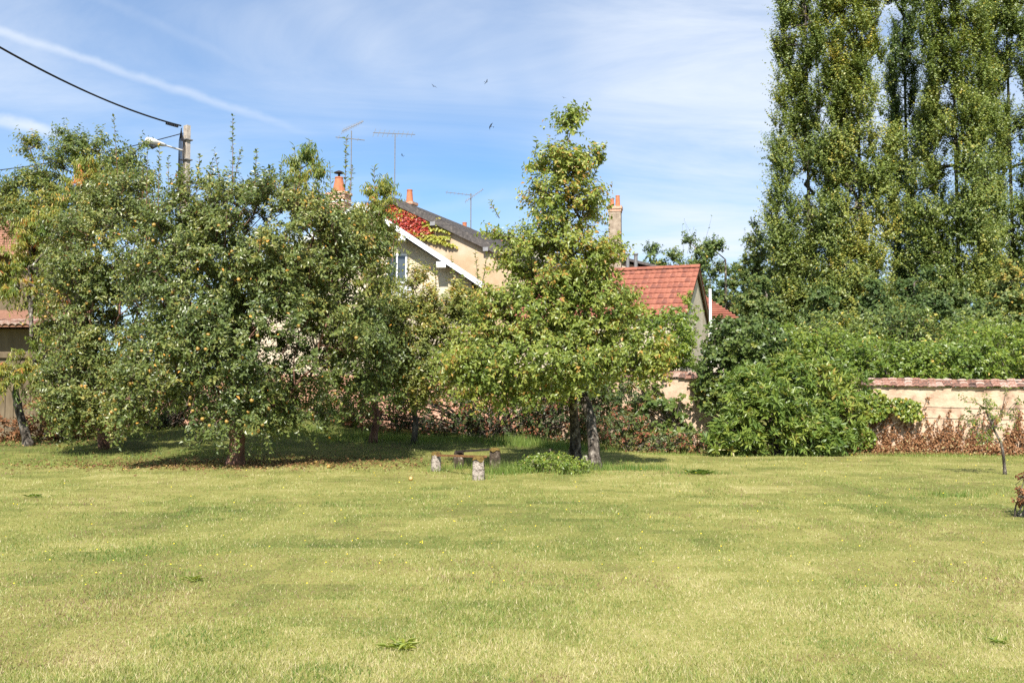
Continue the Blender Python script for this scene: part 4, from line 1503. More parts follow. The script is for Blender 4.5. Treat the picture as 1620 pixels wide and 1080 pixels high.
# young sapling near the right-hand wall
b8 = gpt(1590, 750, 19.2)
trunkS = [b8, b8 + np.array([-0.02, 0, 0.35]), b8 + np.array([-0.06, 0, 0.62]), b8 + np.array([-0.22, 0, 0.95]), b8 + np.array([-0.34, 0, 1.25])]
sap_blobs = [blob(1562, 665, 36, 36, 19.1, 0.4), blob(1545, 640, 22, 22, 19.1, 0.3), blob(1590, 640, 24, 24, 19.2, 0.3), blob(1535, 672, 20, 14, 19.0, 0.25)]
tree('young_fruit_tree', 'thin young fruit tree standing on the lawn before the cream wall', 'tree', [trunkS], [(0.033, 0.016)], sap_blobs, 40, M_PLUM_LEAF, M_BARK_PALE,
     0.07, 0.032, per=2, nleaf=8, slen=(0.12, 0.28), seed=67, droop=0.4, up=0.3, rmax=0.014, tmean=0.45, step=0.2)

# ------------------------------------------------------------------ poplars
def poplar(label, px, Y, halfw, seed, tmean, stems=5, nt=640, top=-130, bottom=560, n_leaf=16, size=0.115, per=22):
    rg = np.random.default_rng(seed)
    b = gpt(px, 600, Y)
    s = Y / F
    ztop = at(px, top, Y)[2]
    zbot = at(px, bottom, Y)[2]
    blobs = []
    trunks = [[b, b + Z * (zbot - b[2]) * 0.9, b + Z * (ztop * 0.5), b + Z * (ztop * 0.8), b + Z * (ztop * 0.97)]]
    for k in range(stems):
        # each upright bough carries its own plume of leaves
        a = 2 * math.pi * k / stems + rg.random()
        rr = halfw * s * rg.uniform(0.45, 0.66) * (0 if (k == 0) else 1)
        z0 = zbot + rg.uniform(0, 0.10) * (ztop - zbot)
        z1 = zbot + rg.uniform(0.80, 0.98) * (ztop - zbot)
        if k == 0:
            z0, z1 = zbot + 1, ztop
        for j in range(5):
            f = (j + 0.5) / 5
            cz = z0 * (1 - f) + z1 * f
            wobble = rg.normal(0, 0.25, 2)
            rad = halfw * s * rg.uniform(0.36, 0.50) * (1 - 0.15 * f)
            blobs.append((np.array([b[0] + math.cos(a) * rr * (1 - 0.2 * f) + wobble[0], b[1] + math.sin(a) * rr + wobble[1], cz]),
                          np.array([rad, rad, (z1 - z0) / 5 * 0.72]), 1.0))
    return tree('poplar_tree', label, 'tree', trunks, [(0.17, 0.02)], blobs, nt, M_POPLAR_LEAF, M_BARK_PALE, size, size * 0.95, per=per, nleaf=n_leaf, slen=(0.6, 1.7), seed=seed,
                droop=0.25, grav=0.0, out=0.40, up=1.5, rmax=0.16, tmean=tmean, tclump=0.10, group='poplars beyond the wall', step=0.9, bf=0.12, rise=1.4, shell=0.55, thin=24, sticks=False, along=0.3, tri=True)


poplar('leftmost tall poplar of the row, its edge against open sky', 1284, 58.0, 71, 101, 0.44, stems=6)
poplar('yellowish poplar second in the row, bare stems showing at its middle', 1366, 56.0, 67, 103, 0.56, stems=6)
poplar('narrow poplar, shade put into its dark leaf tint, squeezed between its broader neighbours', 1442, 64.0, 34, 105, 0.0, stems=4, nt=320)  # lowest leaf tint paints shade into this crown; the sun itself lights it
poplar('broad green poplar right of the narrow dark one', 1521, 57.0, 80, 107, 0.46, stems=7, nt=680)
poplar('rightmost poplar cut by the picture edge', 1608, 60.0, 74, 109, 0.40, stems=6, top=-120)

# ------------------------------------------------------------------ woodland far behind
def far_tree(label, px, pytop, pybot, Y, halfw, seed, tmean=0.45, dens=1.0, name='woodland_tree', nt=130, bare=0, size=0.22, mat=None):
    size *= 0.8
    rg = np.random.default_rng(seed)
    b = gpt(px, 600, Y)
    zt, z0 = at(px, pytop, Y)[2], at(px, pybot, Y)[2]
    s = Y / F
    trunks = [[b, b + Z * (z0 - b[2]) * 0.7, b + Z * ((z0 + zt) / 2 - b[2]), b + Z * (zt - b[2]) * 0.93]]
    blobs = []
    for k in range(7):
        f = (k + 0.5) / 7
        rad = halfw * s * (0.85 - 0.5 * f * f) * rg.uniform(0.6, 1.0)
        blobs.append((np.array([b[0] + rg.normal(0, 0.32) * halfw * s, Y + rg.normal(0, 0.3) * halfw * s, z0 + (zt - z0) * f]), np.array([rad, rad, (zt - z0) / 8]), 1.0))
    ex = []
    for k in range(bare):
        a = np.array([b[0] + rg.normal(0, 0.3) * halfw * s, Y, z0 + (zt - z0) * 0.7])
        ex.append((a, a + np.array([rg.normal(0, 0.6), 0, rg.uniform(1.2, 2.6)]), 3))
    return tree(name, label, 'tree', trunks, [(0.22, 0.05)], blobs, int(nt * 1.45), mat or M_WOOD_LEAF, M_BARK_PALE, size, size * 0.75, per=6, nleaf=int(13 * dens), slen=(0.4, 1.0), seed=seed,
                droop=0.3, up=0.5, rmax=0.10, tmean=tmean, group='trees of the far wood', step=0.9, bf=0.25, thin=9, sticks=False, extra=ex, tri=True)


far_tree('small round tree peeping over the red roof ridge left of centre', 1040, 392, 470, 66, 34, 201, 0.5)
far_tree('thin half-bare tree with dark clumps over the red gable peak', 1103, 372, 470, 62, 34, 203, 0.45, 0.8, nt=70, bare=6)
far_tree('sparse green tree right of the red gable with branches against sky', 1150, 392, 560, 64, 40, 205, 0.5, 0.9, nt=110, bare=3)
far_tree('tall feathery woodland tree with bare top twigs', 1196, 352, 570, 66, 40, 207, 0.55, 1.0, nt=170, bare=7)
far_tree('dark conifer-like tree at the wood edge beside the poplars', 1250, 392, 570, 72, 40, 209, 0.25, 1.1, nt=200)
far_tree('thin pale-trunked tree with leafy top close to the first poplar', 1232, 355, 540, 62, 24, 211, 0.6, 0.9, nt=80, bare=4)
far_tree('low woodland tree behind the hazel, pale trunk showing', 1215, 450, 590, 55, 46, 213, 0.5, 1.0, nt=170)
far_tree('low dark tree under the first poplar', 1290, 460, 590, 53, 44, 215, 0.3, 1.0, nt=170)
far_tree('dim tree filling the gap under the second poplar', 1370, 455, 590, 52, 48, 217, 0.25, 1.0, nt=180)
far_tree('shadowed tree under the narrow dark poplar', 1450, 430, 590, 52, 52, 219, 0.35, 1.0, nt=190)
far_tree('green tree under the broad poplar', 1530, 450, 590, 52, 50, 221, 0.4, 1.0, nt=180)
far_tree('bright green tree at the right picture edge above the hedge', 1605, 430, 590, 48, 44, 223, 0.7, 1.0, nt=190)
for px, yt, sd, hw, lb in ((1070, 425, 231, 40, 'distant wood tree just right of the metal flues'), (1165, 440, 233, 50, 'distant wood tree above the hipped roof'), (1125, 425, 241, 46, 'distant wood tree just past the red gable peak'), (1200, 405, 243, 56, 'distant wood tree behind the feathery tree'), (1270, 400, 245, 60, 'distant wood tree behind the leftmost poplar'), (1500, 410, 247, 60, 'distant wood tree behind the broad poplar'), (1330, 410, 235, 60, 'distant wood tree seen between the first two poplars'), (1420, 400, 237, 60, 'distant wood tree behind the poplar gap'), (1580, 400, 239, 60, 'distant wood tree behind the rightmost poplars')):
    far_tree(lb, px, yt, 560, 88, hw, sd, 0.3, 1.0, nt=120, size=0.3)

# ------------------------------------------------------------------ shrubs, hedge and vines
bush('fig_shrub', 'big bright green shrub with starry leaf rosettes in front of the wall', 'shrub',
     [blob(1225, 665, 80, 50, 25.2, 1.0), blob(1165, 690, 40, 26, 24.9, 0.6), blob(1280, 610, 60, 34, 25.7, 0.9), blob(1325, 660, 30, 50, 25.3, 0.6), blob(1195, 610, 46, 26, 25.5, 0.7),
      blob(1250, 580, 30, 16, 25.8, 0.4, 1.4), blob(1345, 610, 24, 16, 25.6, 0.4, 1.3), blob(1180, 640, 26, 18, 24.9, 0.4, 1.3), blob(1290, 690, 50, 30, 24.7, 0.5), blob(1140, 705, 24, 14, 24.8, 0.3), blob(1225, 630, 34, 20, 24.5, 0.3, 1.2), blob(1305, 575, 18, 12, 25.9, 0.3, 1.2)],
     1700, 9, (0.10, 0.28), 0.20, 0.062, M_FIG_LEAF, 301, gpt(1240, 715, 25.4), droop=0.1, up=0.5, along=0.7, tmean=0.5, stems=9, stemr=0.022, upn=0.8, tclump=0.3)
bush('hazel_shrub', 'dark round-leaved shrub beside the red-roofed gable', 'shrub',
     [blob(1180, 550, 62, 38, 27.6, 1.0), blob(1142, 590, 32, 45, 27.4, 0.6), blob(1215, 580, 46, 44, 27.2, 0.8), blob(1145, 640, 26, 45, 27.2, 0.5), blob(1150, 520, 20, 14, 27.8, 0.3)],
     950, 10, (0.2, 0.45), 0.125, 0.115, M_HAZEL_LEAF, 307, gpt(1150, 700, 27.3), droop=0.45, up=0.1, tmean=0.42, stems=7)
bush('wall_vine', 'bright green vine heaped over the wall under the red roof eave', 'vine',
     [blob(1050, 535, 42, 38, 29.6, 0.8), blob(1066, 525, 20, 36, 31.0, 0.5), blob(1060, 585, 45, 35, 29.2, 0.7), blob(1000, 580, 40, 45, 29.6, 0.7), blob(1090, 490, 9, 22, 31.6, 0.3), blob(960, 590, 50, 50, 29.5, 0.7)],
     800, 11, (0.2, 0.5), 0.12, 0.095, M_VINE_LEAF, 311, gpt(1050, 680, 29.3), droop=0.4, up=0.25, tmean=0.5, stems=6)
bush('wall_vine', 'broad-leaved vine trailing down the cream wall right of the plum trunk', 'vine',
     [blob(1040, 650, 45, 14, 28.2, 0.25), blob(1085, 650, 20, 40, 28.0, 0.25), blob(1010, 620, 40, 16, 28.6, 0.25), blob(1060, 690, 40, 12, 27.8, 0.3), blob(1000, 690, 24, 14, 28.4, 0.3)],
     150, 8, (0.2, 0.5), 0.17, 0.155, M_HAZEL_LEAF, 313, gpt(1085, 700, 27.8), droop=0.5, up=0.0, tmean=0.6, stems=5, stemr=0.013)


def hedge_tint(O, tb, rg):
    low = (O[:, 2] < 1.35) & (rg.random(len(O)) < 0.30)
    tb = tb.copy()
    tb[low] = rg.uniform(0.8, 0.97, low.sum())
    return tb


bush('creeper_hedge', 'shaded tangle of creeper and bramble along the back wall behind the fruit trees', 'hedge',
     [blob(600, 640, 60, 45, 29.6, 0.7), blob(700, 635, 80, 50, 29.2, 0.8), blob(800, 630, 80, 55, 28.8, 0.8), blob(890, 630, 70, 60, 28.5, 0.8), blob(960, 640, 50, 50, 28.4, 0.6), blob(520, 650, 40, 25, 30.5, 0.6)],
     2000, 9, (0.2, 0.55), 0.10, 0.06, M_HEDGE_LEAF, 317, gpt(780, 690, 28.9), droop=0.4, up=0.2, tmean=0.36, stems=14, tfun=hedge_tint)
bush('bramble_patch', 'low bramble with green and russet leaves right of the plum trunk', 'bush',
     [blob(985, 680, 40, 22, 26.6, 0.5), blob(1040, 700, 40, 12, 26.2, 0.4), blob(1090, 700, 35, 14, 26.0, 0.4)],
     420, 9, (0.12, 0.32), 0.085, 0.055, M_HEDGE_LEAF, 319, gpt(1000, 705, 26.5), droop=0.3, up=0.3, tmean=0.55, stems=5, stemr=0.01, tfun=hedge_tint)
bush('ivy_bank', 'sunlit green ivy bank beside the pinkish wall behind the apple tree', 'ivy',
     [blob(440, 640, 36, 24, 31.4, 0.6), blob(520, 655, 40, 18, 30.8, 0.6), blob(400, 650, 40, 22, 31.2, 0.6), blob(570, 665, 26, 20, 30.4, 0.5)],
     520, 9, (0.12, 0.3), 0.09, 0.07, M_VINE_LEAF, 323, gpt(470, 660, 31.0), droop=0.3, up=0.3, tmean=0.5, stems=5, stemr=0.01)
bush('dry_bush', 'rust-brown dying creeper against the shed beneath the peach tree', 'bush',
     [blob(85, 660, 45, 30, 27.4, 0.5), blob(20, 680, 30, 16, 27.2, 0.4), blob(150, 650, 40, 40, 28.0, 0.5)],
     420, 9, (0.15, 0.4), 0.10, 0.07, M_DRY_LEAF, 329, gpt(85, 690, 27.5), droop=0.4, up=0.2, tmean=0.3, stems=5, stemr=0.012)
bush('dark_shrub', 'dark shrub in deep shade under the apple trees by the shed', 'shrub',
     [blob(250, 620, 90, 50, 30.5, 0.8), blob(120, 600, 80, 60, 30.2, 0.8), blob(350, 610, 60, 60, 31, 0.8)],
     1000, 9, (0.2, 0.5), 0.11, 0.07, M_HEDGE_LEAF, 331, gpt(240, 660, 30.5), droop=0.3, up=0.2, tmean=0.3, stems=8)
for blobs_, K_, sd, lb in (([blob(1290, 570, 90, 36, 31, 1.4), blob(1230, 555, 50, 30, 30.5, 1.0)], 900, 341, 'green hedge mass rising just behind the fig shrub'),
                           ([blob(1400, 582, 75, 32, 29.5, 1.3), blob(1350, 560, 60, 20, 32, 1.0)], 850, 343, 'vine-covered hedge billowing above the left end of the tiled wall'),
                           ([blob(1500, 585, 70, 26, 29, 1.3), blob(1470, 575, 40, 16, 31, 0.8)], 800, 347, 'vine-covered hedge behind the middle of the tiled wall'),
                           ([blob(1600, 570, 70, 40, 28.6, 1.3), blob(1550, 545, 50, 22, 31.5, 1.0), blob(1680, 560, 50, 50, 28, 1.2)], 950, 349, 'vine-covered hedge at the right picture edge above the wall')):
    bush('vine_hedge', lb, 'hedge', blobs_, K_, 10, (0.15, 0.75), 0.12, 0.085, M_VINE_LEAF, sd, np.array([blobs_[0][0][0], blobs_[0][0][1], 0.0]), droop=0.35, up=0.35, tmean=0.42, stems=6, group='vine hedges behind the wall')

for px, sd, lb in ((1335, 361, 'dark tall shrub at the foot of the first two poplars'), (1450, 363, 'dark tall shrub at the foot of the narrow poplar'), (1565, 367, 'dark tall shrub at the foot of the broad poplar')):
    rgb = np.random.default_rng(sd)
    bl = [blob(px + rgb.normal(0, 34), 545 - 34 * rgb.random() ** 2, rgb.uniform(14, 34), rgb.uniform(14, 30), 42 + rgb.normal(0, 1.2), 0.9) for _ in range(9)]
    bush('tall_shrub', lb, 'shrub', bl, 620, 10, (0.3, 0.9), 0.16, 0.10, (M_WOOD_LEAF, M_POPLAR_LEAF, M_WOOD_LEAF)[sd % 3], sd, gpt(px, 600, 42), droop=0.3, up=0.4, tmean=0.42, tclump=0.35, stems=6, stemr=0.03, group='tall shrubs under the poplars')
# ------------------------------------------------------------------ creepers on plaster
def plane_leaves(rg, P, n, size, spread=0.35, hang=0.8):
    A = np.stack([rg.normal(0, 0.6, len(P)), np.zeros(len(P)), -np.abs(rg.normal(hang, 0.35, len(P)))], -1)
    A += n[None] * rg.normal(0.25, 0.2, (len(P), 1))
    Nn = n[None] + rg.normal(0, spread, (len(P), 3)) + np.array([0, 0, 0.35])
    sz = size * rg.uniform(0.6, 1.25, len(P))
    return leaves(P, A, Nn, sz, sz * 0.85)


# red and yellow creeper on the ochre gable
rg = np.random.default_rng(401)
nout = -nB
root = empty('red_creeper', on_plane(600, 400, PB, nB))
tag(root, 'scarlet and yellow creeper spread over the ochre gable', 'creeper')
P, T, stems_ = [], [], []
org = PB - BACK * 0.03


def gable(px, py):
    return on_plane(px, py, org, nB)


for cx, cy, rx, ry, n_, lo, hi in ((655, 345, 26, 12, 900, 0.05, 0.5), (632, 352, 30, 10, 700, 0.05, 0.55), (648, 366, 36, 9, 800, 0.1, 0.6), (640, 336, 30, 12, 450, 0.5, 0.9), (610, 340, 25, 16, 700, 0.15, 0.6), (618, 318, 14, 10, 220, 0.2, 0.6),
                                   (672, 362, 10, 4, 140, 0.0, 0.3), (590, 350, 26, 16, 500, 0.2, 0.6)):
    r_ = np.sqrt(rg.random(n_))
    a_ = rg.random(n_) * 6.283
    for x, y in zip(cx + rx * r_ * np.cos(a_), cy + ry * r_ * np.sin(a_)):
        top_line = 318 + (x - 622) * 0.48
        if y < top_line + 3:
            y = top_line + 3 + rg.random() * 4
        P.append(gable(x, y))
        T.append(rg.uniform(lo, hi))
for path in ([(668, 360), (690, 352), (705, 356)], [(660, 352), (685, 350), (700, 355)], [(672, 364), (695, 362), (714, 366)], [(668, 368), (690, 374), (710, 376)], [(660, 372), (688, 380), (722, 389)], [(640, 372), (655, 380), (662, 384)], [(680, 348), (694, 346)], [(650, 366), (675, 372), (700, 382), (716, 388)]):
    for (x0, y0), (x1, y1) in zip(path[:-1], path[1:]):
        for f in rg.random(60):
            P.append(gable(x0 + (x1 - x0) * f + rg.normal(0, 0.8), y0 + (y1 - y0) * f + rg.normal(0, 0.9)))
            T.append(rg.uniform(0.72, 1.0))
    stems_.append([gable(*q) + nout * 0.02 for q in path])
P = np.array(P) + nout * 0.04 + nout * (0.08 * rg.random((len(P), 1)))
V, Fc = plane_leaves(rg, P, nout, 0.13)
np_obj('foliage', V, Fc, M_RED_CREEPER, root, np.repeat(T, 2))
mb = MB()
for s_ in stems_:
    mb.tube(s_, 0.012, 4)
mb.build('stem', M_TWIG, root)

# dried creeper on the right-hand wall
rg = np.random.default_rng(409)
root = empty('dried_creeper', np.array([WA[0] + 1.4, 25.6, 0]))
tag(root, 'dead russet creeper climbing in streaks from the foot of the cream wall', 'creeper')
a2, b2_ = np.array([WA[0] - 1.3, 26.64]), np.array([WB[0] + 1.0, 24.15])
P, T = [], []
mb = MB()
wlen = np.linalg.norm(b2_ - a2)
heights = []
for k in range(72):
    f0 = (k + rg.random()) / 72
    h = rg.choice([0.5, 0.8, 1.15, 1.4], p=[0.2, 0.3, 0.3, 0.20]) * rg.uniform(0.8, 1.15)
    base = a2 * (1 - f0) + b2_ * f0
    lean_ = rg.normal(0.1, 0.2)
    pts = []
    for j in range(8):
        g = j / 7
        xy = base + (b2_ - a2) / wlen * (lean_ * g * g + 0.05 * rg.normal()) + wn * (0.19 + 0.03 * rg.random())
        pts.append(np.array([xy[0], xy[1], G(*xy) + h * g]))
    mb.tube(pts, 0.009, 4)
    for j in range(7):
        n_ = int(rg.integers(10, 22) * (1.5 - j / 7))
        for f in rg.random(n_):
            P.append(pts[j] * (1 - f) + pts[j + 1] * f + rg.normal(0, 0.035, 3))
            T.append(np.clip(rg.normal(0.35, 0.2), 0, 1))
for _ in range(3000):
    f = rg.random()
    xy = a2 * (1 - f) + b2_ * f + wn * (0.2 + 0.35 * rg.random() ** 2)
    hh = 0.75 * vnoise(f * 8, 0.0, 0.35, 5) ** 2
    P.append(np.array([xy[0], xy[1], G(*xy) + 0.02 + (0.18 + hh) * rg.random() ** 1.5]))
    T.append(np.clip(rg.normal(0.5, 0.28), 0, 1))
P = np.array(P)
P += np.array([wn[0], wn[1], 0]) * (0.02 + 0.05 * rg.random((len(P), 1)))
V, Fc = plane_leaves(rg, P, np.array([wn[0], wn[1], 0.0]), 0.058, 0.8)
np_obj('foliage', V, Fc, M_DRY_LEAF, root, np.repeat(T, 2))
mb.build('stem', M_TWIG, root)
# green creeper patches on the same wall
root = empty('green_creeper', np.array([WA[0] + 0.6, 26.0, 0.2]))
tag(root, 'green and yellow creeper patch hanging on the cream wall beside the fig shrub', 'creeper')
rg = np.random.default_rng(411)
P, T = [], []
P0w = np.array([WA[0], 26.0, 0.0]) + np.array([wn[0], wn[1], 0]) * 0.22
for cx, cy, rx, ry, n_ in ((1425, 640, 30, 12, 420), (1440, 655, 20, 10, 160), (1380, 640, 28, 26, 700), (1360, 690, 26, 20, 350)):
    r_ = np.sqrt(rg.random(n_))
    a_ = rg.random(n_) * 6.283
    for x, y in zip(cx + rx * r_ * np.cos(a_), cy + ry * r_ * np.sin(a_)):
        P.append(on_plane(x, y, P0w, np.array([wn[0], wn[1], 0])))
        T.append(np.clip(rg.normal(0.55, 0.25), 0, 1))
P = np.array(P) + np.array([wn[0], wn[1], 0]) * (0.22 * rg.random((len(P), 1)))
V, Fc = plane_leaves(rg, P, np.array([wn[0], wn[1], 0.0]), 0.10, 0.6)
np_obj('foliage', V, Fc, M_VINE_LEAF, root, np.repeat(T, 2))
mb = MB()
s0 = on_plane(1362, 700, P0w, np.array([wn[0], wn[1], 0]))
for e_ in ((1425, 640), (1385, 635), (1440, 655), (1395, 625)):
    e3 = on_plane(*e_, P0w, np.array([wn[0], wn[1], 0]))
    mb.tube([s0 - Z * 0.3, s0, s0 * 0.5 + e3 * 0.5 + np.array([wn[0], wn[1], 0]) * 0.06, e3], [0.022, 0.02, 0.014, 0.006], 5)
mb.build('stem', M_BARK, root)

# ------------------------------------------------------------------ old stone posts and iron bars


def stone(label, px, pybase, Y, wd, ht, seed, mat, moss=True, lean=0.0):
    rgx = np.random.default_rng(seed)
    b = gpt(px, pybase, Y)
    root = empty('stone_post', b)
    tag(root, label, 'stone post', 'stone posts on the lawn')
    n, rings = 12, 9
    mb = MB()
    v0 = len(mb.v)
    ph = rgx.random(4) * 6
    for i in range(rings):
        f = i / (rings - 1)
        for k in range(n):
            a = 2 * math.pi * k / n + 0.25
            # rounded square section
            sq = 1 / max(abs(math.cos(a)), abs(math.sin(a))) ** 0.75
            rr = wd / 2 * sq * (1.08 - 0.16 * f) * (1 + 0.05 * math.sin(3 * a + ph[0] + f * 4) + 0.05 * rgx.normal())
            if f > 0.6 and math.sin(2 * a + ph[2]) > 0.75:
                rr *= 0.90
            if i == rings - 1:
                rr *= 0.72
            mb.v.append((b[0] + rr * math.cos(a) + lean * f * ht, b[1] + rr * math.sin(a) * 0.9, b[2] - 0.1 + (ht + 0.1) * f + (0.015 * math.sin(2 * a + ph[1]) if i > rings - 3 else 0)))
    for i in range(rings - 1):
        for k in range(n):
            a0, a1 = v0 + i * n + k, v0 + i * n + (k + 1) % n
            mb.f.append((a0, a1, a1 + n, a0 + n))
    mb.f.append(tuple(v0 + (rings - 1) * n + k for k in range(n)))
    mb.build('post_block', mat, root, smooth=True)
    if moss:
        mm = MB()
        for q in range(3):
            v1 = len(mm.v)
            for k in range(n):
                a = 2 * math.pi * k / n + 0.25
                sq = 1 / max(abs(math.cos(a)), abs(math.sin(a))) ** 0.75
                rr = wd / 2 * sq * (0.99, 0.88, 0.45)[q] * (1 + 0.05 * rgx.normal())
                mm.v.append((b[0] + rr * math.cos(a) + lean * ht, b[1] + rr * math.sin(a) * 0.92, b[2] + ht + (-0.055 + 0.03 * rgx.normal(), 0.012, 0.030)[q]))
        for q in range(2):
            for k in range(n):
                mm.f.append((q * n + k, q * n + (k + 1) % n, (q + 1) * n + (k + 1) % n, (q + 1) * n + k))
        mm.f.append(tuple(2 * n + k for k in range(n)))
        mm.build('moss', M_MOSS, root, smooth=True)
    return b


def hpx(px, py, Y):
    return at(px, py, Y)[2] - gpt(px, py, Y)[2]


s1 = stone('pale lichened stone post at the left end of the rusty bar', 690, 745, 20.3, 0.21, hpx(690, 716, 20.3), 1, M_STONE)
s2 = stone('mottled dark stone post under the left end of the black bar', 726, 748, 20.9, 0.23, hpx(726, 713, 20.9), 2, M_STONE_DARK, False)
s3 = stone('nearest pale stone post with golden moss cap', 757, 762, 18.2, 0.22, hpx(757, 723, 18.2), 3, M_STONE)
s4 = stone('blackened stone post under the right end of the black bar', 783, 752, 19.9, 0.23, hpx(783, 710, 19.9), 4, M_STONE_DARK)
s5 = stone('short brown stone stub rising from the ivy mound', 872, 735, 20.8, 0.13, hpx(872, 710, 20.8), 5, M_STONE_DARK, False)
s6 = stone('narrow pale stone leaning against the right plum stem', 927, 752, 19.7, 0.12, hpx(927, 721, 19.7), 6, M_STONE, False, lean=-0.05)
mb = MB()
mb.beam(at(692, 720, 20.2), at(769, 722, 18.5), 0.04, 0.042)
tag(mb.build('iron_bar', M_RUST), 'rusty brown iron bar laid between the pale stone posts', 'iron bar')
mb = MB()
mb.beam(at(722, 714, 20.85), at(786, 710, 19.9), 0.045, 0.05)
tag(mb.build('iron_bar', M_IRON), 'black iron bar bridging the two dark stone posts', 'iron bar')

# ivy mound and long grass by the posts
bush('ivy_mound', 'low mound of ivy and weeds between the stone posts and plum stems', 'ivy',
     [blob(870, 738, 42, 18, 20.2, 0.6), blob(900, 752, 30, 14, 19.4, 0.4), blob(845, 750, 20, 10, 19.8, 0.4)],
     360, 8, (0.08, 0.22), 0.055, 0.042, M_VINE_LEAF, 501, gpt(880, 750, 20.0), droop=0.2, up=0.4, tmean=0.5, stems=4, stemr=0.006)


def tall_grass(rg, px, Y, wd, n, h, tm, depth=0.4, lean=0.6):
    c = gpt(px, 700, Y)
    X = c[0] + rg.normal(0, wd, n)
    Yy = c[1] + rg.normal(0, depth, n)
    H = h * rg.uniform(0.5, 1.15, n)
    return blades(rg, X, Yy, H, np.full(n, 0.0085) * (1 + Y / 60), rg.uniform(0.05, lean, n), np.clip(rg.normal(tm, 0.12, n), 0, 1))


rg = np.random.default_rng(511)
sets = []
for px, Y, wd, n, h, tm, dp in ((690, 20.2, 0.18, 120, 0.16, 0.35, 0.15), (726, 20.7, 0.20, 160, 0.22, 0.3, 0.15), (757, 18.3, 0.16, 130, 0.15, 0.35, 0.15), (790, 19.6, 0.25, 260, 0.30, 0.3, 0.2),
                                (815, 19.6, 0.35, 300, 0.26, 0.25, 0.25), (905, 19.3, 0.35, 320, 0.16, 0.33, 0.25), (945, 20.2, 0.22, 200, 0.22, 0.3, 0.15), (1000, 20.4, 0.55, 700, 0.17, 0.14, 0.3), (870, 20.6, 0.5, 400, 0.22, 0.28, 0.3),
                                (1502, 15.0, 0.30, 260, 0.12, 0.25, 0.25), (1110, 19.2, 0.35, 280, 0.10, 0.10, 0.2)):
    sets.append(tall_grass(rg, px, Y, wd, n, h, tm, dp))
# unmown fringe along the hedge foot
for k in range(70):
    px = rg.uniform(430, 960)
    Yq = 28.6 - (px - 430) / 530 * 2.2 + rg.normal(0, 0.5)
    sets.append(tall_grass(rg, px, Yq, 0.35, 90, rg.uniform(0.14, 0.34), 0.26, 0.3))
for k in range(40):
    px = rg.uniform(950, 1640)
    sets.append(tall_grass(rg, px, 25.4 - (px - 1000) / 600 * 1.3 + rg.normal(0, 0.2), 0.4, 60, rg.uniform(0.08, 0.17), 0.35, 0.2))
for k in range(26):
    px = rg.uniform(0, 430)
    sets.append(tall_grass(rg, px, rg.uniform(21.0, 26.0), 0.5, 70, rg.uniform(0.10, 0.2), 0.35, 0.3))
V, Fc, T = join(sets)
o = np_obj('tall_grass', V, Fc, M_GRASS, tint=T)
tag(o, 'long unmown grass along the hedge foot and round the stone posts', 'grass', kind='stuff')

# ------------------------------------------------------------------ small weeds in the lawn
def rosette(label, px, py, Y, rad, n, seed, tm, group=None):
    rgx = np.random.default_rng(seed)
    b = gpt(px, py, Y)
    root = empty('weed_rosette', b)
    tag(root, label, 'weed', group)
    a = rgx.random(n) * 6.283
    c = np.stack([rgx.normal(0, rad * 0.4, n), rgx.normal(0, rad * 0.4, n), np.zeros(n)], -1) + b + np.array([0, 0, 0.015])
    A = np.stack([np.cos(a), np.sin(a), rgx.uniform(0.25, 0.9, n)], -1)
    Nn = np.stack([-np.cos(a) * 0.5, -np.sin(a) * 0.5, np.ones(n)], -1)
    ln = rad * rgx.uniform(0.5, 1.0, n)
    V, Fc = leaves(c, A, Nn, ln, ln * 0.28, 0.15, 0.3)
    np_obj('leaf_whorl', V, Fc, M_VINE_LEAF, root, np.repeat(np.clip(rgx.normal(tm, 0.15, n), 0, 0.95), 2))


rosette('largest bright green weed clump in the near lawn', 636, 1012, 6.25, 0.11, 46, 1, 0.8)
rosette('small pale weed in the near lawn at lower right', 1580, 1008, 6.4, 0.08, 14, 3, 0.6)
rosette('dark weed clump on the far lawn between plum tree and fig shrub', 1105, 750, 19.0, 0.22, 70, 4, 0.35)
rosette('weed sprig near the left edge of the lawn', 52, 787, 14.8, 0.12, 18, 6, 0.4)
rosette('dark weed patch left of centre on the near lawn', 310, 912, 8.4, 0.09, 26, 7, 0.7)

# yellow flower specks and leaf litter
rg = np.random.default_rng(521)
n = 240
fy = 1 / rg.uniform(1 / 25.0, 1 / 8.0, n)
fx = rg.uniform(-0.58, 0.62, n) * fy
P = np.stack([fx, fy, ground(fx, fy) + 0.05], -1)
a = rg.random(n) * 6.283
A = np.stack([np.cos(a), np.sin(a), np.full(n, 0.3)], -1)
V, Fc = leaves(P, A, np.tile(np.array([[0, -0.5, 0.8]]), (n, 1)), np.full(n, 0.018) * (0.6 + fy / 25), np.full(n, 0.016) * (0.6 + fy / 25))
tag(np_obj('yellow_flower_specks', V, Fc, M_PETAL, tint=np.repeat(rg.random(n), 2)), 'tiny yellow flowers dotted over the lawn', 'flowers', kind='stuff')

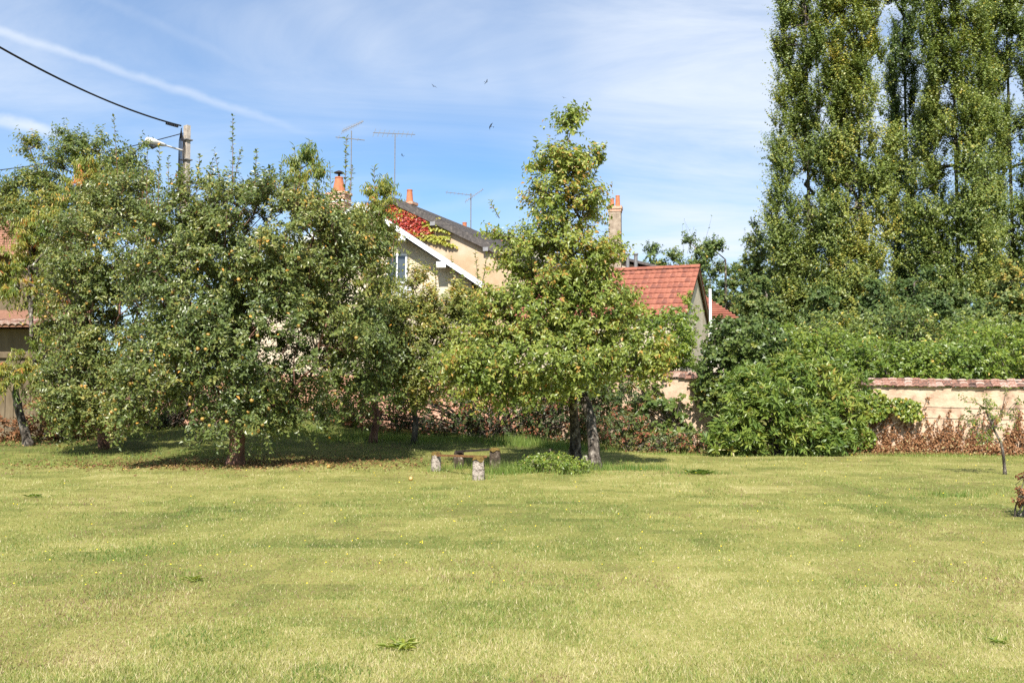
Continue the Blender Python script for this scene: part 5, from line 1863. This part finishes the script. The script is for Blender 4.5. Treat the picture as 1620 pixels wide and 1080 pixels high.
n = 2600
lx = rg.normal(-6.4, 2.4, n)
ly = 21.3 + rg.normal(0.6, 0.9, n)
n2 = 900
lx = np.concatenate([lx, rg.uniform(WA[0] - 1.5, WB[0], n2), rg.uniform(3.0, 9.0, 500), rg.uniform(-15, -11, 300)])
ly = np.concatenate([ly, 25.3 - (rg.random(n2)) * 0.5, rg.uniform(25.6, 26.6, 500), rg.uniform(25.5, 27.5, 300)])
n = len(lx)
P = np.stack([lx, ly, ground(lx, ly) + 0.015 + 0.03 * rg.random(n)], -1)
A = unit(rg.normal(size=(n, 3)) * np.array([1, 1, 0.25]))
V, Fc = leaves(P, A, rg.normal(0, 0.35, (n, 3)) + np.array([0, 0, 1]), rg.uniform(0.05, 0.10, n), rg.uniform(0.03, 0.05, n), 0.3, 0.2)
tag(np_obj('leaf_litter', V, Fc, M_LITTER, tint=np.repeat(np.clip(rg.normal(0.45, 0.25, n), 0, 1), 2)), 'fallen brown leaves under the apple tree and along the wall', 'leaf litter', kind='stuff')

# fallen apples
for i, (px, py, Y, lb) in enumerate(((650, 757, 18.1, 'yellow fallen apple on open lawn left of the stone posts'), (500, 716, 21.9, 'yellow fallen apple in the shade right of the apple trunk'),
                                     (520, 733, 20.7, 'fallen apple at the front edge of the apple shade, halfway to the stone posts'))):
    b = gpt(px, py, Y)
    o = link('fallen_apple', AM)
    o.location = (b[0], b[1], b[2] + 0.035)
    o.rotation_euler = (1.1 + i, 0.5 * i, i)
    o.scale = (1.0, 1.0, 1.0)
    tag(o, lb, 'apple', 'fallen apples')

# russet plant cut by the right picture edge
bush('russet_plant', 'small russet-leaved plant at the right picture edge on the lawn', 'plant',
     [blob(1655, 780, 36, 30, 12.6, 0.25), blob(1626, 785, 12, 22, 12.5, 0.15), blob(1640, 760, 20, 20, 12.5, 0.2)], 120, 8, (0.06, 0.14), 0.055, 0.04, M_DRY_LEAF, 541, gpt(1650, 820, 12.5),
     droop=0.4, up=0.3, tmean=0.12, stems=4, stemr=0.008)

# ------------------------------------------------------------------ birds
def bird(label, px, py, Y, span, heading, bank):
    c = at(px, py, Y)
    v = [(0, 0.10, 0), (0.025, 0.0, 0.01), (0, -0.13, 0), (-0.025, 0.0, 0.01), (0, 0.0, -0.02), (0.0, 0.0, 0.025),
         (0.12, 0.02, 0.05), (0.12, -0.04, 0.05), (0.26, -0.07, 0.02), (-0.12, 0.02, 0.05), (-0.12, -0.04, 0.05), (-0.26, -0.07, 0.02),
         (0.02, 0.04, 0.015), (0.02, -0.04, 0.015), (-0.02, 0.04, 0.015), (-0.02, -0.04, 0.015), (0.04, -0.2, 0), (-0.04, -0.2, 0)]
    f = [(0, 1, 5), (0, 5, 3), (0, 4, 1), (0, 3, 4), (2, 5, 1), (2, 3, 5), (2, 1, 4), (2, 4, 3), (12, 6, 7, 13), (6, 8, 7), (14, 15, 10, 9), (9, 10, 11), (2, 16, 17)]
    me = bpy.data.meshes.new('bird')
    me.from_pydata(v, [], f)
    me.update()
    me.materials.append(M_BIRD)
    o = link('bird', me)
    o.location = tuple(c)
    o.rotation_euler = (R(8), R(bank), R(heading))
    o.scale = (span,) * 3
    tag(o, label, 'bird', 'birds over the roofs')


bird('small dark bird high in the sky left of centre', 686, 137, 50, 0.8, 40, 20)
bird('small dark bird high in the sky above the small roof aerial', 770, 130, 50, 0.8, -60, -30)
bird('small bird in the sky left of the plum tree top', 776, 200, 46, 0.9, 120, 35)
bird('small bird just above the plum tree top', 892, 155, 55, 0.7, 20, 10)
bird('small bird beside the tall aerial mast', 636, 246, 44, 0.6, 80, 20)
